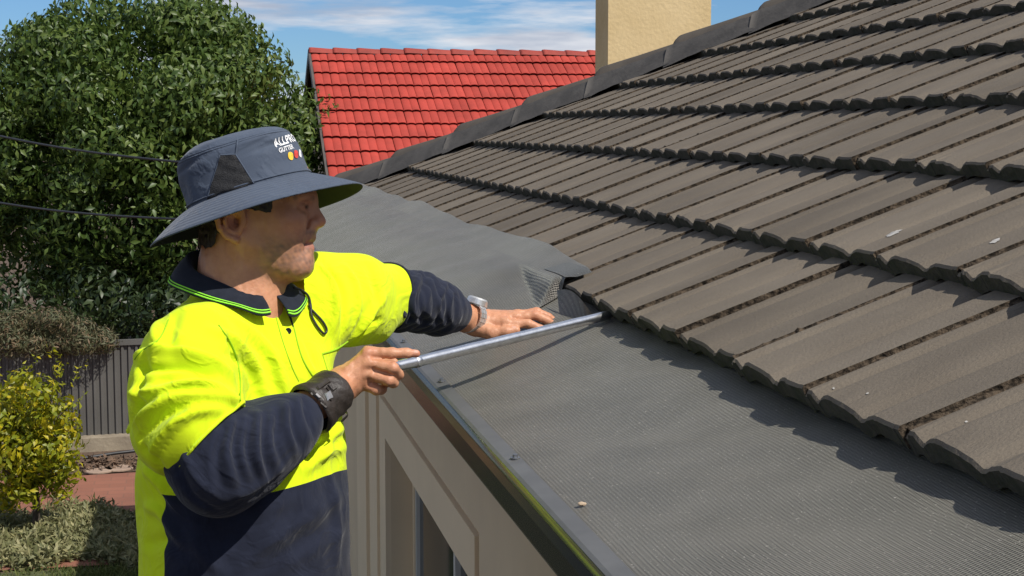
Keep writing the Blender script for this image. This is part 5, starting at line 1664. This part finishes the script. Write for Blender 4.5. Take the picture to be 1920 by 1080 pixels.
# ------------------------------------------------------------------ watch on the far wrist
watch = empty('wristwatch', (0, 0, 0)); wc = P(884, 595, 3.352); watch.parent = person
watch.location = Vector(to_world(wc[None])[0]) - person.location
wa = P(893, 603, 3.365) - P(868, 594, 3.335); wa /= np.linalg.norm(wa)      # along the forearm
wup = np.array([0.05, 1, -.22]); wup -= wa * (wup @ wa); wup /= np.linalg.norm(wup); wsd = np.cross(wa, wup)
MBl = MB(); nl = 22
for k in range(nl):
    a = 2 * math.pi * k / nl
    if math.sin(a) > .86: continue
    for (o1, w_) in ((-.0062, .0036), (0, .0050), (.0062, .0036)):
        c = wc + (wsd * math.cos(a) * .0360 + wup * math.sin(a) * .0335) + wa * o1
        tg = -wsd * math.sin(a) + wup * math.cos(a); rd_ = np.cross(wa, tg)
        R_ = np.stack([wa, tg, rd_], 1)
        MBl.box((-w_ / 2 * 1.35, -.0046, -.0016), (w_ / 2 * 1.15, .0041, .0018), R_, c)
addc('link_band', np.array(MBl.v), MBl.f, M_watch, watch, False)
def disc(c, ax, r0, r1, t0, t1, n=28):
    ax = ax / np.linalg.norm(ax); a = np.cross(ax, [0, 0, 1.0]); a /= np.linalg.norm(a); b = np.cross(ax, a)
    vs = [c + ax * t0 + r0 * (a * math.cos(2 * math.pi * k / n) + b * math.sin(2 * math.pi * k / n)) for k in range(n)] + [c + ax * t1 + r1 * (a * math.cos(2 * math.pi * k / n) + b * math.sin(2 * math.pi * k / n)) for k in range(n)]
    return np.array(vs), [(k, (k + 1) % n, n + (k + 1) % n, n + k) for k in range(n)] + [tuple(range(n - 1, -1, -1)), tuple(range(n, 2 * n))]
wt = wc + wup * .0360 + wa * .002
for nm, args, m_ in (('watch_case', (wt, wup, .0235, .0225, -.006, .005), M_watch), ('bezel', (wt, wup, .0225, .0195, .005, .008), M_watch), ('dial', (wt, wup, .0190, .0190, .0075, .0084), M_dial)):
    v, f = disc(*args); addc(nm, v, f, m_, watch, False)
v, f = disc(wt + wa * .021, wa, .0028, .0028, -.002, .004, 12); addc('crown_knob', v, f, M_watch, watch, False)

# ------------------------------------------------------------------ strapped support on the near wrist
b0, b1 = P(578, 771, 2.665), P(632, 729, 2.725)
ax_ = b1 - b0; Lb = np.linalg.norm(ax_); ax_ /= Lb
uu = np.cross(ax_, [0, 0, 1.0]); uu /= np.linalg.norm(uu); vv_ = np.cross(ax_, uu)
nr_, na_ = 26, 48; Vw = []
for i in range(nr_):
    t = i / (nr_ - 1)
    for k in range(na_):
        a = 2 * math.pi * k / na_
        r = .0462 - .008 * t + .0022 * max(0, math.sin(t * math.pi * 3.0 + .4)) ** .5 + .0012 * math.sin(a * 3 + t * 5) + .0007 * math.sin(a * 9 + t * 20)
        if i in (0, nr_ - 1): r -= .006
        Vw.append(b0 + ax_ * Lb * t + r * (uu * math.cos(a) + vv_ * math.sin(a) * .95))
F_ = [(i * na_ + k, i * na_ + (k + 1) % na_, (i + 1) * na_ + (k + 1) % na_, (i + 1) * na_ + k) for i in range(nr_ - 1) for k in range(na_)]
wsup = addc('wrist_support', np.array(Vw), F_, M_brace, person)
wcst = Caster(Vw, F_)
def patch(name, ctr, dx, dy, hgt, m, parent):
    """raised little plate on the support; ctr, dx, dy in photo pixels"""
    ctr, dx, dy = np.array(ctr, float), np.array(dx, float), np.array(dy, float)
    g = []
    for (a, b_, o) in ((-1, -1, 0), (1, -1, 0), (1, 1, 0), (-1, 1, 0), (-.8, -.75, hgt), (.8, -.75, hgt), (.8, .75, hgt), (-.8, .75, hgt)):
        h = wcst.hit(*(ctr + dx * a + dy * b_), o + .0004)
        if h is None: return
        g.append(h)
    return addc(name, np.array(g), [(4, 5, 6, 7), (0, 1, 5, 4), (1, 2, 6, 5), (2, 3, 7, 6), (3, 0, 4, 7)], m, parent, False)
for (c, dx, dy, m_) in (((590, 746), (8, -5), (4, 4), M_clip), ((616, 742), (3, 7), (5, -3), M_clip), ((606, 722), (12, -8), (2, 3), M_brace), ((603, 762), (6, 5), (5, -4), M_brace), ((581, 757), (5, 5), (4, -3), M_brace), ((622, 726), (5, 6), (4, -3), M_brace)):
    patch('buckle', c, dx, dy, .0030, m_, wsup)
for (c, dx, dy) in (((600, 742), (17, -13), (4, 5)), ((606, 758), (14, -11), (3, 4)), ((596, 730), (14, -11), (2, 3))):
    patch('strap', c, dx, dy, .0020, M_brace, wsup)
# loose end of the strap hanging under the wrist
L_ = spline([P(608, 790, 2.69), P(628, 782, 2.70), P(645, 772, 2.715), P(652, 778, 2.72), P(640, 790, 2.71)], 20)
Vl = []
for p_ in L_:
    for (o1, o2) in ((-.005, -.001), (.005, -.001), (.005, .001), (-.005, .001)): Vl.append(p_ + np.array([0.2, 1, 0]) * o2 + np.array([0, .35, -.9]) * o1)
F_ = [(i * 4 + k, i * 4 + (k + 1) % 4, (i + 1) * 4 + (k + 1) % 4, (i + 1) * 4 + k) for i in range(19) for k in range(4)] + [(3, 2, 1, 0), (76, 77, 78, 79)]
addc('loose_strap', np.array(Vl), F_, M_brace, wsup, False)

# ------------------------------------------------------------------ the metal tube he pushes under the tiles
t0, t1 = P(722, 692.5, 2.792), from_world(np.array([[X1 + .012, 3.10, H - .396]]))[0]
t1 = P(1140, 591, t1[2] - .0)
dirt_ = (t1 - t0) / np.linalg.norm(t1 - t0)
tb_ = to_world(t0[None])[0]
tube = empty('metal_tube', tb_, 'silver metal tube held by the worker with its tip under the tile edge', 'tube')
b_ = MB()
nT = 60
tt_ = np.linspace(0, 1, nT)
rr_ = .0102 - .0006 * tt_ + .00025 * np.sin(tt_ * 40) * (rng.random(nT) * .5 + .5)
b_.tube([t0 + (t1 - t0) * t for t in tt_], rr_, 20)
addc('tube', np.array(b_.v), b_.f, M_steel, tube)
b_ = MB(); b_.tube([t0 + dirt_ * .070, t0 + dirt_ * .072, t0 + dirt_ * .082, t0 + dirt_ * .084], [.0100, .0112, .0112, .0100], 20)
addc('end_collar', np.array(b_.v), b_.f, M_steel, tube)
